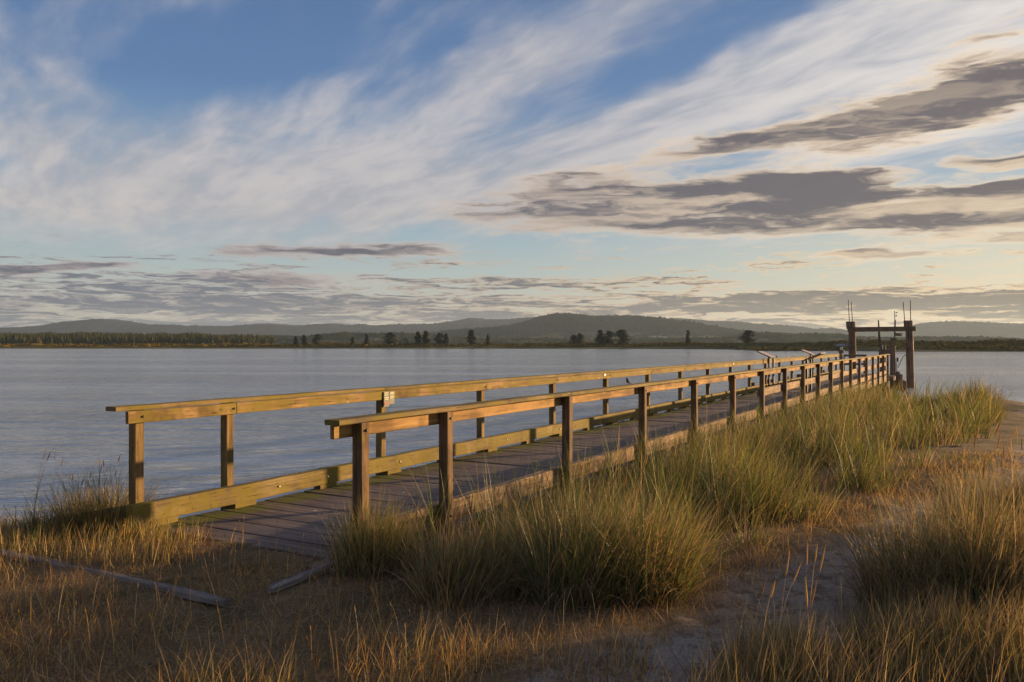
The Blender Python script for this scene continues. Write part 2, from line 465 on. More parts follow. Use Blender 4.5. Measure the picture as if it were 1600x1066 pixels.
def deck_mat():
    m, t, b = new_mat('worn deck planks')
    co = t.n.new('ShaderNodeTexCoord').outputs['Object']
    x, y, z = t.sep(co)
    pl = t.m('FLOOR', t.m('DIVIDE', x, 0.292))
    co2 = t.xyz(x, t.add(y, t.mul(pl, 3.71)), z)
    g = t.noise(t.mapping(co2, sc=(26, 1.3, 10)), 1.0, 6, 0.65, 0.5)
    blot = t.noise(co2, 3.1, 6, 0.65)
    wn = t.n.new('ShaderNodeTexWhiteNoise'); wn.noise_dimensions = '1D'; t.put(wn.inputs['W'], pl)
    k = t.smooth(g, 0.32, 0.68)
    c = t.mix(k, (0.065, 0.047, 0.039, 1), (0.255, 0.188, 0.150, 1))
    c = t.mix(t.mul(wn.outputs[0], 0.45), c, (0.075, 0.055, 0.052, 1))
    c = t.mix(t.mul(t.smooth(blot, 0.55, 0.72), 0.55), c, (0.25, 0.20, 0.17, 1))
    c = t.mix(t.mul(t.smooth(blot, 0.46, 0.30), 0.6), c, (0.040, 0.030, 0.028, 1))
    # moss along the far side strip
    ms = t.mul(t.smooth(t.add(y, t.mul(t.noise(co, 4.0, 5, 0.6), 0.30)), 6.20, 6.42), t.smooth(t.noise(co, 2.0, 4, 0.6), 0.35, 0.55))
    c = t.mix(t.mul(ms, 0.9), c, (0.135, 0.14, 0.022, 1))
    # bird-lime specks
    v = t.n.new('ShaderNodeTexVoronoi'); v.inputs['Scale'].default_value = 3.4; t.put(v.inputs['Vector'], co)
    nl = t.mul(t.smooth(t.m('ABSOLUTE', t.sub(t.m('PINGPONG', t.sub(y, 4.25), 1.08), 0.02)), 0.02, 0.008), t.smooth(t.m('ABSOLUTE', t.sub(t.m('FRACT', t.m('DIVIDE', x, 0.146)), 0.5)), 0.10, 0.05))
    c = t.mix(t.mul(nl, 0.8), c, (0.02, 0.012, 0.01, 1))
    wl = t.mul(t.smooth(t.m('ABSOLUTE', t.sub(y, t.add(5.25, t.mul(t.noise(co, 0.5, 2, 0.5), 0.3)))), 0.75, 0.1), 0.30)
    c = t.mix(wl, c, (0.27, 0.215, 0.18, 1))
    sp = t.mul(t.smooth(v.outputs['Distance'], 0.075, 0.03), t.smooth(t.noise(co, 1.3, 2, 0.5), 0.52, 0.6))
    c = t.mix(sp, c, (0.62, 0.60, 0.56, 1))
    # non-slip wire netting stapled over the planks
    w1 = t.m('SINE', t.mul(t.add(x, y), 150.0)); w2 = t.m('SINE', t.mul(t.sub(x, y), 150.0))
    net = t.m('MAXIMUM', t.smooth(w1, 0.75, 0.95), t.smooth(w2, 0.75, 0.95))
    nm = t.smooth(t.noise(co, 0.9, 2, 0.5), 0.45, 0.55)
    c = t.mix(t.mul(t.mul(net, nm), 0.30), c, (0.22, 0.17, 0.14, 1))
    t.put(b.inputs['Base Color'], c)
    b.inputs['Roughness'].default_value = 0.8
    b.inputs['Specular IOR Level'].default_value = 0.25
    bp = t.n.new('ShaderNodeBump'); bp.inputs['Strength'].default_value = 0.7; bp.inputs['Distance'].default_value = 0.012
    t.put(bp.inputs['Height'], t.add(g, t.mul(blot, 0.6)))
    t.l.new(bp.outputs[0], b.inputs['Normal'])
    return m


M_deck = deck_mat()


def plain_mat(name, col, rough=0.6, metal=0.0, var=0.25, scale=8.0):
    m, t, b = new_mat(name)
    co = t.n.new('ShaderNodeTexCoord').outputs['Object']
    n = t.noise(co, scale, 5, 0.6)
    c = t.mix(t.smooth(n, 0.3, 0.7), tuple(v * (1 - var) for v in col) + (1,), tuple(min(1, v * (1 + var)) for v in col) + (1,))
    t.put(b.inputs['Base Color'], c)
    b.inputs['Roughness'].default_value = rough; b.inputs['Metallic'].default_value = metal
    return m


M_steel = plain_mat('rusted steel', (0.055, 0.04, 0.033), 0.6, 0.4)
M_white = plain_mat('pale paint', (0.62, 0.58, 0.50), 0.6)
M_panel = plain_mat('sun bleached panel face', (0.42, 0.33, 0.28), 0.4)
M_panelframe = plain_mat('brown panel frame', (0.05, 0.03, 0.02), 0.6)
M_plaque = plain_mat('olive plaque', (0.085, 0.08, 0.035), 0.6)
M_plaque_txt = plain_mat('plaque lettering', (0.42, 0.40, 0.26), 0.6)
M_plaque_red = plain_mat('plaque red lettering', (0.36, 0.10, 0.06), 0.6)
M_grey = plain_mat('pale grey paint', (0.30, 0.29, 0.33), 0.5)
M_bird = plain_mat('dark plumage', (0.045, 0.035, 0.028), 0.7)
M_leaf = plain_mat('conifer needles', (0.030, 0.045, 0.016), 0.8, scale=1.0, var=0.5)
M_bark = plain_mat('bark', (0.07, 0.05, 0.035), 0.9)
M_shrub = plain_mat('shrub leaves', (0.085, 0.085, 0.022), 0.8, scale=1.0, var=0.4)
M_house = plain_mat('house wall', (0.55, 0.52, 0.47), 0.7)
M_roof = plain_mat('house roof', (0.30, 0.29, 0.28), 0.6)

# ------------------------------------------------------------------ ground and water
SHORE = [(-90, -60), (-90, 17), (-20, 13.0), (-7.2, 11.3), (-3.4, 10.2), (-1.5, 10.2), (1.5, 15.2), (5.4, 22.2), (9.4, 29.2),
         (11.4, 32.6), (13.0, 33.2), (14.0, 31.0), (14.6, 28.6), (16.6, 28.0), (18.4, 27.0), (22, 26.5), (32, 26.5), (90, 31), (90, -60)]


def seg_dist(X, Y, poly, closed=True):
    d = np.full(X.shape, 1e9)
    n = len(poly)
    for i in range(n if closed else n - 1):
        ax, ay = poly[i]; bx, by = poly[(i + 1) % n]
        vx, vy = bx - ax, by - ay
        t = np.clip(((X - ax) * vx + (Y - ay) * vy) / (vx * vx + vy * vy), 0, 1)
        d = np.minimum(d, np.hypot(X - ax - t * vx, Y - ay - t * vy))
    return d


def inside(X, Y, poly):
    r = np.zeros(X.shape, bool)
    n = len(poly)
    for i in range(n):
        ax, ay = poly[i]; bx, by = poly[(i + 1) % n]
        c = ((ay > Y) != (by > Y)) & (X < (bx - ax) * (Y - ay) / (by - ay + 1e-12) + ax)
        r ^= c
    return r


PATH = [(-0.6, 2.4), (0.55, 3.9), (1.45, 4.8), (2.1, 5.7), (3.0, 6.6), (4.5, 8.1), (6.3, 9.9), (8.8, 12.6), (12.8, 18.0), (17.8, 25.4)]


def ground_z(X, Y, micro=True):
    X = np.asarray(X, float); Y = np.asarray(Y, float)
    d = seg_dist(X, Y, SHORE) * np.where(inside(X, Y, SHORE), 1, -1)
    land = np.interp(d, [0, 1.0, 1.8, 2.5, 3.4, 6.0, 60], [0, .12, .40, .78, .92, .98, 1.0])
    sea = -0.22 * np.minimum(-np.minimum(d, 0), 9.0)
    z = np.where(d > 0, land, sea)
    z = np.where(z > 0, z * np.interp(Y, [13, 20, 28], [1.0, 0.78, 0.66]), z)
    z = z + 0.30 * np.exp(-((X - 13.9) / 1.6) ** 2 - ((Y - 24.2) / 2.2) ** 2)
    pd = seg_dist(X, Y, PATH, False)
    z = z - 0.07 * np.exp(-(pd / 0.7) ** 2) * (d > 0)
    k = np.clip(d / 2.0, 0, 1)
    z = z + 0.07 * k * fbm(X * 0.55, Y * 0.55, 3, 3)
    if micro:
        near = np.clip(1.3 - np.hypot(X, Y) / 30, 0, 1)
        z = z + near * k * (0.022 * fbm(X * 3.1, Y * 3.1, 9, 3) + 0.034 * vnoise(X * 5.0, Y * 5.0, 15) * np.exp(-(pd / 0.8) ** 2) + 0.008 * vnoise(X * 12, Y * 12, 5))
    return z


def axis(lo, hi, step, far):
    a = list(np.arange(lo, hi + 1e-6, step))
    s, v = step, hi
    while v < far:
        s *= 1.35; v += s; a.append(v)
    s, v = step, lo
    pre = []
    while v > -far:
        s *= 1.35; v -= s; pre.append(v)
    return np.array(pre[::-1] + a)


gx = axis(-9, 20, 0.085, 5200); gy = axis(1.5, 36, 0.085, 5200)
GX, GY = np.meshgrid(gx, gy, indexing='ij')
GZ = ground_z(GX, GY)
me = grid_mesh('ground', GX, GY, GZ)
pd = seg_dist(GX, GY, PATH, False)
sd = seg_dist(GX, GY, SHORE) * np.where(inside(GX, GY, SHORE), 1, -1)
wpath = np.interp(GY.ravel(), [2, 4, 5.2, 7, 9, 12, 17, 26], [0.5, 0.60, 0.70, 0.60, 0.65, 0.85, 1.1, 2.0]).reshape(GY.shape)
sand = np.clip(1.35 - pd / wpath + 0.35 * fbm(GX * 1.7, GY * 1.7, 21, 3), 0, 1)
sand = np.maximum(sand, np.clip(1.2 - np.abs(sd) / 0.9, 0, 1))
sand = np.where(sd < 0, 1.0, sand)
at = me.attributes.new('sand', 'FLOAT', 'POINT'); at.data.foreach_set('value', sand.ravel().astype(np.float32))


def ground_mat():
    m, t, b = new_mat('sandy thatch ground')
    co = t.n.new('ShaderNodeTexCoord').outputs['Object']
    a = t.n.new('ShaderNodeAttribute'); a.attribute_name = 'sand'
    s = t.smooth(t.add(a.outputs['Fac'], t.mul(t.sub(t.noise(co, 5.0, 6, 0.65), 0.5), 0.9)), 0.25, 0.85)
    fib = t.noise(t.mapping(co, sc=(40, 9, 9)), 1.0, 5, 0.7, 1.5)
    fib2 = t.noise(t.mapping(co, sc=(9, 46, 9)), 1.0, 5, 0.7, 1.5)
    f = t.m('MAXIMUM', fib, fib2)
    thatch = t.ramp(f, [(0.35, (0.10, 0.066, 0.036)), (0.55, (0.22, 0.150, 0.078)), (0.72, (0.38, 0.27, 0.15))])
    thatch = t.mix(t.mul(t.smooth(t.noise(co, 1.6, 5, 0.6), 0.45, 0.62), 0.55), thatch, (0.05, 0.052, 0.018, 1))
    grain = t.noise(co, 60.0, 4, 0.7)
    sandc = t.ramp(grain, [(0.3, (0.24, 0.20, 0.16)), (0.7, (0.46, 0.385, 0.31))])
    sandc = t.mix(t.mul(t.smooth(t.noise(co, 7.0, 7, 0.75), 0.48, 0.60), 0.75), sandc, (0.12, 0.082, 0.052, 1))
    vp = t.n.new('ShaderNodeTexVoronoi'); vp.inputs['Scale'].default_value = 26.0; t.put(vp.inputs['Vector'], co)
    peb = t.mul(t.smooth(vp.outputs['Distance'], 0.22, 0.12), t.smooth(t.noise(co, 2.7, 4, 0.6), 0.50, 0.60))
    sandc = t.mix(t.mul(peb, 0.8), sandc, t.mix(t.smooth(grain, .4, .6), (0.09, 0.075, 0.062, 1), (0.50, 0.45, 0.38, 1)))
    c = t.mix(s, thatch, sandc)
    z = t.sep(co)[2]
    wet = t.smooth(z, 0.16, 0.0)
    c = t.mix(t.mul(wet, 0.75), c, (0.045, 0.038, 0.032, 1))
    t.put(b.inputs['Base Color'], c)
    b.inputs['Roughness'].default_value = 0.95
    b.inputs['Specular IOR Level'].default_value = 0.15
    bp = t.n.new('ShaderNodeBump'); bp.inputs['Strength'].default_value = 0.9; bp.inputs['Distance'].default_value = 0.02
    t.put(bp.inputs['Height'], t.add(t.mul(t.noise(co, 14.0, 7, 0.7), 1.2), t.mul(f, 0.8)))
    t.l.new(bp.outputs[0], b.inputs['Normal'])
    return m


o = link_mesh('ground', me, ground_mat()); tag(o, kind='structure')


def water_mat():
    m, t, b = new_mat('bay water')
    co = t.n.new('ShaderNodeTexCoord').outputs['Object']
    x, y, z = t.sep(co)
    b.inputs['Base Color'].default_value = (0.44, 0.49, 0.50, 1)
    b.inputs['Roughness'].default_value = 0.09
    b.inputs['IOR'].default_value = 2.8
    r = t.mapping(co, rot=(0, 0, math.radians(-9)))
    swell = t.noise(t.mapping(r, sc=(0.30, 1.15, 1)), 1.0, 3, 0.5, 0.4)
    rip = t.noise(t.mapping(r, sc=(1.5, 5.2, 1)), 1.0, 4, 0.55, 0.5)
    fine = t.noise(t.mapping(r, sc=(5.0, 15.0, 1)), 1.0, 3, 0.5, 0.3)
    gust = t.smooth(t.noise(t.mapping(co, sc=(0.008, 0.060, 1)), 1.0, 5, 0.65), 0.38, 0.62, 0.30, 1.2)
    h = t.mul(t.add(t.mul(swell, 1.0), t.add(t.mul(rip, 0.36), t.mul(fine, 0.07))), gust)
    bp = t.n.new('ShaderNodeBump'); bp.inputs['Strength'].default_value = 1.0; bp.inputs['Distance'].default_value = 0.40
    t.put(bp.inputs['Height'], h)
    t.l.new(bp.outputs[0], b.inputs['Normal'])
    return m


wx = axis(-40, 60, 10, 5000); wy = axis(-20, 60, 10, 5000)
WX, WY = np.meshgrid(wx, wy, indexing='ij')
o = link_mesh('water', grid_mesh('water', WX, WY, WX * 0), water_mat()); tag(o, kind='structure')

# ------------------------------------------------------------------ far shore
pxs = np.array([-3000, -400, 0, 600, 900, 1100, 1180, 1290, 1400, 1600, 2200, 5000.0])
fys = np.array([430, 425, 420, 420, 410, 380, 350, 300, 262, 262, 240, 240.0])


def spit_front(X):
    # distance of the far waterline at this X, from the photo's columns
    a = (pxs - 800) / F * fys
    return np.interp(X, a, fys)


sx = np.concatenate([np.linspace(-4200, -420, 60), np.linspace(-410, 400, 420), np.linspace(410, 4200, 60)])
sr = np.array([-12, -3, 0, 3, 8, 14, 20, 26, 31, 36, 42, 50, 60, 80, 120, 200, 400, 900, 1800, 3200, 4600.0])
SX, SR = np.meshgrid(sx, sr, indexing='ij')
SF = spit_front(SX) + 3.0 * fbm(SX * 0.02, SX * 0, 4, 3)
SY = SF + SR
topz = np.interp(SX.ravel(), [-400, 0, 60, 110, 160, 400], [2.0, 2.1, 2.5, 3.0, 3.1, 3.3]).reshape(SX.shape)
prof = np.interp(SR.ravel(), [-12, -3, 0, 6, 20, 34, 45, 60, 200, 5000], [-1.2, -.4, 0, .16, .32, .62, 1.0, .85, .62, .62]).reshape(SX.shape)
veg = np.clip((SR - 18) / 14, 0, 1)
bump_ = fbm(SX * 0.05, SR * 0.05, 8, 4) * 0.9 + 0.35 * vnoise(SX * 0.45, SR * 0.3, 6)
SZ = np.where(prof > 0, prof * topz, prof) + veg * bump_ * np.clip(1.3 - SR / 200, 0.1, 1) * 0.75
me = grid_mesh('far_shore', SX, SY, SZ)
at = me.attributes.new('veg', 'FLOAT', 'POINT'); at.data.foreach_set('value', veg.ravel().astype(np.float32))


def shore_mat():
    m, t, b = new_mat('far shore grass and sand')
    co = t.n.new('ShaderNodeTexCoord').outputs['Object']
    a = t.n.new('ShaderNodeAttribute'); a.attribute_name = 'veg'
    n = t.noise(t.mapping(co, sc=(0.07, 0.05, 0.3)), 1.0, 6, 0.65)
    beach = t.ramp(n, [(0.35, (0.10, 0.095, 0.04)), (0.6, (0.17, 0.15, 0.075)), (0.75, (0.30, 0.26, 0.19))])
    vg = t.ramp(t.noise(t.mapping(co, sc=(0.16, 0.16, 0.5)), 1.0, 6, 0.7), [(0.35, (0.045, 0.045, 0.012)), (0.55, (0.11, 0.085, 0.02)), (0.7, (0.20, 0.14, 0.035))])
    c = t.mix(a.outputs['Fac'], beach, vg)
    t.put(b.inputs['Base Color'], c)
    b.inputs['Roughness'].default_value = 1.0
    b.inputs['Specular IOR Level'].default_value = 0.0
    return m


o = link_mesh('far_shore', me, shore_mat()); tag(o, kind='structure')

HILL_W = 7000.0


def hill(name, D, depth, outline, col1, col2, jag=0.0, seed=1, n=900, patches=0.0):
    """ridge at distance D whose skyline follows the outline given in photo pixels"""
    ox = np.array([(p[0] - 800.0) / F * D for p in outline]); oz = np.array([E + (YH - p[1]) / F * D for p in outline])
    x0, x1 = ox[0], ox[-1]
    X = np.linspace(x0, x1, n)
    ht = np.interp(X, ox, oz)
    # round the corners of the polyline
    ker = np.hanning(17); ker /= ker.sum()
    ht = np.convolve(np.pad(ht, 8, mode='edge'), ker, mode='valid')
    ht = ht * (1 + 0.03 * fbm(X / D * 14, X * 0, seed, 4))
    R = np.linspace(-1, 1, 33)
    XX, RR = np.meshgrid(X, R, indexing='ij')
    H = np.repeat(ht[:, None], len(R), 1)
    crest = np.cos(RR * math.pi / 2) ** 1.1
    Yg = D + RR * depth
    H = (H - 1.5) * crest * (1 + 0.22 * np.abs(RR) * fbm(XX / depth * 2.2, RR * 1.7, seed + 5, 4)) + 1.5
    # a crown of treetops
    H += jag * np.abs(RNG.normal(0, 1, H.shape)) * (crest > 0.05)
    me = grid_mesh(name, XX, Yg, H)
    m, t, b = new_mat(name + ' cover')
    co = t.n.new('ShaderNodeTexCoord').outputs['Object']
    nn = t.noise(co, 22.0 / D, 7, 0.65)
    c = t.mix(t.smooth(nn, 0.38, 0.62), (*col1, 1), (*col2, 1))
    if patches:
        z = t.sep(co)[2]
        lowm = t.smooth(z, D * 0.016, D * 0.004)
        pn = t.smooth(t.noise(t.mapping(co, sc=(1, 0.5, 6)), 9.0 / D * 4, 4, 0.5), 0.55, 0.60)
        c = t.mix(t.mul(t.mul(pn, lowm), patches), c, (0.22, 0.19, 0.10, 1))
    t.put(b.inputs['Base Color'], c)
    b.inputs['Roughness'].default_value = 1.0
    b.inputs['Specular IOR Level'].default_value = 0.0
    o = link_mesh(name, me, m)
    tag(o, kind='structure')
    return o


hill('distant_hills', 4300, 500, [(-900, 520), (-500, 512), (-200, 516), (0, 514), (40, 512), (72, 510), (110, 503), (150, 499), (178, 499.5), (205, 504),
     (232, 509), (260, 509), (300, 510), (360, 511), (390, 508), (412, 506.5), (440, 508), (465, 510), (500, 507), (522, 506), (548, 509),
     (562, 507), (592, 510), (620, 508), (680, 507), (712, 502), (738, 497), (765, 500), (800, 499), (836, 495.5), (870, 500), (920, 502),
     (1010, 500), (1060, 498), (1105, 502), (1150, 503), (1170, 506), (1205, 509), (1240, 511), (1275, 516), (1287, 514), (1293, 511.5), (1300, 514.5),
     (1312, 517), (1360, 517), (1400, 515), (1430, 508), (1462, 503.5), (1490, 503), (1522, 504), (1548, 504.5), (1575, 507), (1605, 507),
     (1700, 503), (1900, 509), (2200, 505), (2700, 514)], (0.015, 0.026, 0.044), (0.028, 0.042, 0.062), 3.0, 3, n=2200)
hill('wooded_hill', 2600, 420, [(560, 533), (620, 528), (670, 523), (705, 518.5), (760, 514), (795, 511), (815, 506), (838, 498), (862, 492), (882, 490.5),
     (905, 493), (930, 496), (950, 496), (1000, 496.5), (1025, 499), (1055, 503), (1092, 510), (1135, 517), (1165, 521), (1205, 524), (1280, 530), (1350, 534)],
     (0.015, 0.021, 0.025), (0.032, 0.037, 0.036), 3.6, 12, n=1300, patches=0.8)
hill('low_wooded_ridge', 1500, 160, [(-600, 530), (-200, 527), (200, 527), (380, 528), (430, 526), (480, 528), (540, 521), (570, 523), (630, 522), (660, 524), (700, 528), (760, 530),
     (900, 531), (1000, 531), (1120, 530), (1165, 524), (1200, 521), (1222, 523), (1240, 526), (1252, 523), (1290, 522.5), (1310, 524.5), (1335, 529), (1400, 530), (1425, 528.5),
     (1470, 528.5), (1500, 529.5), (1525, 528), (1556, 530), (1575, 533), (1640, 532), (1800, 528), (2300, 530)], (0.030, 0.038, 0.018), (0.07, 0.07, 0.03), 1.9, 31, n=1500, patches=0.4)


# far woods on the left: one mass of conifers nobody could count
def woods():
    vs, fs = [], []
    for k in range(4600):
        a = rnd.random()
        px = -700 + 1130 * a ** 0.8
        Y = rnd.uniform(700, 1000)
        if px > 380 and rnd.random() < (px - 380) / 60: continue
        X = (px - 800) / F * Y
        top = (19.5 if px < 170 else (19.0 if px < 330 else 17.5)) + 2.2 * float(vnoise(np.array([px * .04]), np.array([Y * .01]), 5)[0])
        if px > 395: top *= 0.85
        h = (top - abs(rnd.gauss(0, 1.2))) * Y / F * (0.9 if Y < 800 else 1.0) + 0.5
        r = h * rnd.uniform(0.16, 0.36)
        base = len(vs)
        lay = 4
        vs.append((X, Y, h + 1.0))
        for L in range(lay):
            f = (L + 1) / lay
            for q in range(6):
                t = q * math.pi / 3 + rnd.random()
                rr = r * f * rnd.uniform(0.6, 1.2)
                vs.append((X + rr * math.cos(t), Y + rr * math.sin(t), 1.0 + h * (1 - f) * 0.93 + rnd.uniform(-0.03, 0.03) * h))
        for q in range(6):
            fs.append((base, base + 1 + q, base + 1 + (q + 1) % 6))
            for L in range(lay - 1):
                a0 = base + 1 + L * 6; a1 = a0 + 6
                fs.append((a0 + q, a1 + q, a1 + (q + 1) % 6, a0 + (q + 1) % 6))
    me = bpy.data.meshes.new('far_woods'); me.from_pydata(vs, [], fs); me.update()
    m, t, b = new_mat('far woods')
    co = t.n.new('ShaderNodeTexCoord').outputs['Object']
    c = t.ramp(t.noise(co, 0.10, 6, 0.7), [(0.35, (0.022, 0.032, 0.012)), (0.6, (0.065, 0.060, 0.022)), (0.75, (0.12, 0.09, 0.03))])
    t.put(b.inputs['Base Color'], c); b.inputs['Roughness'].default_value = 1.0; b.inputs['Specular IOR Level'].default_value = 0
    o = link_mesh('far_woods', me, m)
    tag(o, kind='stuff')


woods()


# trees standing on the spit, each its own thing
def tree_meshes(seed, squat):
    r = random.Random(seed)
    bm = bmesh.new()
    tube(bm, [(0, 0, -0.4), (0.02, 0, 0.4), (0, 0.02, 0.92)], [0.045, 0.03, 0.008], 6)
    for k in range(7):
        t = r.uniform(0, 6.28); z = r.uniform(0.2, 0.75); L = 0.28 * (1 - z * .7)
        tube(bm, [(0, 0, z), (L * math.cos(t), L * math.sin(t), z + 0.06)], [0.010, 0.004], 4)
    trunk = bpy.data.meshes.new('trunk'); bm.to_mesh(trunk); bm.free(); trunk.materials.append(M_bark)
    vs, fs = [], []
    nb = 46
    for k in range(nb):
        z = 0.12 + 0.86 * (k / nb) ** 0.9 + r.uniform(-.02, .02)
        lean = r.uniform(0, 6.28)
        if squat: env = 0.42 * math.sqrt(max(0, 1 - ((z - 0.42) / 0.60) ** 2)) + 0.03
        else: env = 0.34 * (1.02 - z) ** 0.75 + 0.02
        L = env * r.uniform(0.55, 1.15)
        for q in range(40):
            f = r.uniform(0.1, 1.0); w = 0.05 + 0.05 * (1 - f)
            a = lean + r.gauss(0, 0.22)
            c = Vector((L * f * math.cos(a), L * f * math.sin(a), z - 0.05 * f + r.gauss(0, 0.018)))
            b0 = len(vs)
            for _ in range(3):
                vs.append(c + Vector((r.gauss(0, w * .55), r.gauss(0, w * .55), r.gauss(0, w * .32))))
            fs.append((b0, b0 + 1, b0 + 2))
    crown = bpy.data.meshes.new('crown'); crown.from_pydata([tuple(v) for v in vs], [], fs); crown.update(); crown.materials.append(M_leaf)
    return trunk, crown


TM = [tree_meshes(1, False), tree_meshes(2, True), tree_meshes(3, False), tree_meshes(4, True)]
trees = [  # column, top row, width factor, mesh, label
    (462, 525, .8, 0, 'small narrow conifer at the far left end of the spit tree line'),
    (475, 523.5, 1.0, 2, 'dark conifer just right of the smallest spit conifer at left'),
    (496, 522.5, .9, 1, 'bushy conifer third from the left along the spit'),
    (551, 527, .9, 2, 'short thin conifer alone between two wide gaps at left of the spit'),
    (573, 523, .9, 0, 'pointed conifer alone right of the short thin one on the spit'),
    (610, 519.5, 1.1, 1, 'full crowned conifer left of the round low shrub on the spit'),
    (653, 518, 1.0, 2, 'left tree of the joined pair right of the round shrub'),
    (665, 517, 1.0, 0, 'right tree of the joined pair right of the round shrub'),
    (686, 520, .9, 3, 'left tree of the small open pair left of the wide triangular fir'),
    (697, 521, .9, 0, 'right tree of the small open pair left of the wide triangular fir'),
    (736, 515.5, 1.15, 0, 'wide triangular fir below the left foot of the wooded hill'),
    (762, 522, .7, 2, 'small spiky fir right of the wide triangular fir'),
    (896, 523, .8, 1, 'lower left tree of the ragged pair below the summit of the wooded hill'),
    (905, 520.5, .9, 3, 'upper right tree of the ragged pair below the summit of the wooded hill'),
    (938, 515.5, 1.0, 2, 'left tree of the dense dark clump in the middle of the spit'),
    (950, 516.5, 1.0, 3, 'right tree of the dense dark clump in the middle of the spit'),
    (972, 515, 1.0, 1, 'single broad conifer right of the dense dark clump'),
    (1075, 516, .65, 0, 'slender column shaped fir standing alone on the spit'),
    (1168, 515.5, 1.1, 3, 'round headed pine farthest right on the spit above the pier'),
]
for k, (px, py, wf, mi, lab) in enumerate(trees):
    Yt = 400.0
    for _ in range(12): Yt = float(spit_front((px - 800) / F * Yt)) + 40.0
    X = (px - 800) / F * Yt
    zb = 1.5
    h = (E + (YH - py) / F * Yt) - zb
    r = empty('conifer_tree', (X, Yt, zb), rnd.uniform(0, 6.28))
    tag(r, lab, 'tree', 'trees on the far spit')
    for nm, mesh in zip(('trunk', 'crown'), TM[mi]):
        c = link_mesh(nm, mesh, None, r)
        c.scale = (h * wf * 1.4, h * wf * 1.4, h)


def shrub(px, py, wpx, lab):
    Yt = float(spit_front((px - 800) / F * 430.0)) + 30.0
    X = (px - 800) / F * Yt
    w = wpx / F * Yt / 2; h = (YH - py) / F * Yt + 1.6
    r = random.Random(px)
    vs, fs = [], []
    for k in range(900):
        u = Vector((r.gauss(0, 1), r.gauss(0, 1), r.gauss(0, 1))).normalized() * r.uniform(0.5, 1.0) ** 0.4
        c = Vector((u.x * w, u.y * w, max(0.0, (u.z * .5 + .5) * h)))
        b0 = len(vs)
        for _ in range(3): vs.append(tuple(c + Vector((r.gauss(0, .18), r.gauss(0, .18), r.gauss(0, .12)))))
        fs.append((b0, b0 + 1, b0 + 2))
    me = bpy.data.meshes.new('crown'); me.from_pydata(vs, [], fs); me.update()
    root = empty('shrub', (X, Yt, 1.2))
    tag(root, lab, 'shrub')
    link_mesh('crown', me, M_leaf, root)
    bm = bmesh.new(); tube(bm, [(0, 0, -0.3), (0, 0, h * 0.5)], [0.08, 0.04], 6)
    bm_obj('trunk', bm, M_bark, root)


shrub(631, 528.5, 15, 'round low dark shrub on the spit right of the full crowned conifer')


# low brush on the spit: uncountable
def spit_brush():
    N = 60000
    px = RNG.uniform(-300, 1950, N)
    off = RNG.uniform(20, 60, N)
    Y = spit_front((px - 800) / F * 400) + off
    X = (px - 800) / F * Y
    n = fbm(X * 0.06, Y * 0.06, 77, 3)
    keep = n > -0.25
    X, Y, n = X[keep], Y[keep], n[keep]
    tz = np.interp(X, [-400, 0, 60, 110, 160, 400], [2.0, 2.1, 2.5, 3.0, 3.1, 3.3])
    pr = np.interp(Y - spit_front(X), [0, 6, 20, 34, 45, 60], [0, .16, .32, .62, 1.0, .85])
    Z = tz * pr + RNG.uniform(0, 0.75, len(X)) * (0.4 + np.maximum(n, 0) * 2.2)
    s = RNG.uniform(0.25, 0.7, len(X))
    V = np.stack([X, Y, Z], -1)[:, None, :] + RNG.normal(0, 1, (len(X), 3, 3)) * np.stack([s, s, s * .45], -1)[:, None, :]
    me = bpy.data.meshes.new('spit_brush')
    co = V.reshape(-1, 3)
    me.vertices.add(len(co)); me.vertices.foreach_set('co', co.astype(np.float32).ravel())
    me.loops.add(len(co)); me.loops.foreach_set('vertex_index', np.arange(len(co), dtype=np.int32))
    me.polygons.add(len(co) // 3); me.polygons.foreach_set('loop_start', np.arange(0, len(co), 3, dtype=np.int32))
    me.update(calc_edges=True)
    m, t, b = new_mat('spit brush')
    cc = t.n.new('ShaderNodeTexCoord').outputs['Object']
    t.put(b.inputs['Base Color'], t.ramp(t.noise(cc, 0.3, 5, 0.7), [(0.35, (0.07, 0.07, 0.014)), (0.52, (0.19, 0.135, 0.028)), (0.7, (0.34, 0.21, 0.05))]))
    b.inputs['Roughness'].default_value = 1.0; b.inputs['Specular IOR Level'].default_value = 0
    tag(link_mesh('spit_brush', me, m), kind='stuff')


spit_brush()

# a few far houses on the wooded hill
for k, (px, py, s, lab) in enumerate([(1019, 527.5, 1.0, 'tiny pale house at left of the row low on the wooded hill'),
                                      (1027, 527.0, 1.5, 'long pale building in the middle of the row low on the wooded hill'),
                                      (1037, 528.0, 1.0, 'tiny pale house at right of the row low on the wooded hill'),
                                      (1031, 511.0, .8, 'tiny pale house high up on the right shoulder of the wooded hill')]):
    Yt = 2240.0 if k < 3 else 2400.0
    X = (px - 800) / F * Yt; z = E + (YH - py) / F * Yt
    r = empty('house', (X, Yt, z - 2.0)); tag(r, lab, 'house')
    bm = bmesh.new(); box(bm, -8 * s, 8 * s, -4, 4, -12, 3.2); bm_obj('wall', bm, M_house, r)
    bm = bmesh.new()
    a = [bm.verts.new(p) for p in [(-8.6 * s, -4.8, 3.2), (8.6 * s, -4.8, 3.2), (8.6 * s, 4.8, 3.2), (-8.6 * s, 4.8, 3.2), (-8.6 * s, 0, 6), (8.6 * s, 0, 6)]]
    for f in [(0, 1, 5, 4), (2, 3, 4, 5), (0, 4, 3), (1, 2, 5), (3, 2, 1, 0)]: bm.faces.new([a[i] for i in f])
    bm_obj('roof', bm, M_roof, r)
    for wx_ in (-4 * s, 4 * s):
        bm = bmesh.new(); box(bm, wx_ - 1, wx_ + 1, -4.06, -3.9, 0.4, 2.0); bm_obj('window', bm, M_steel, r)

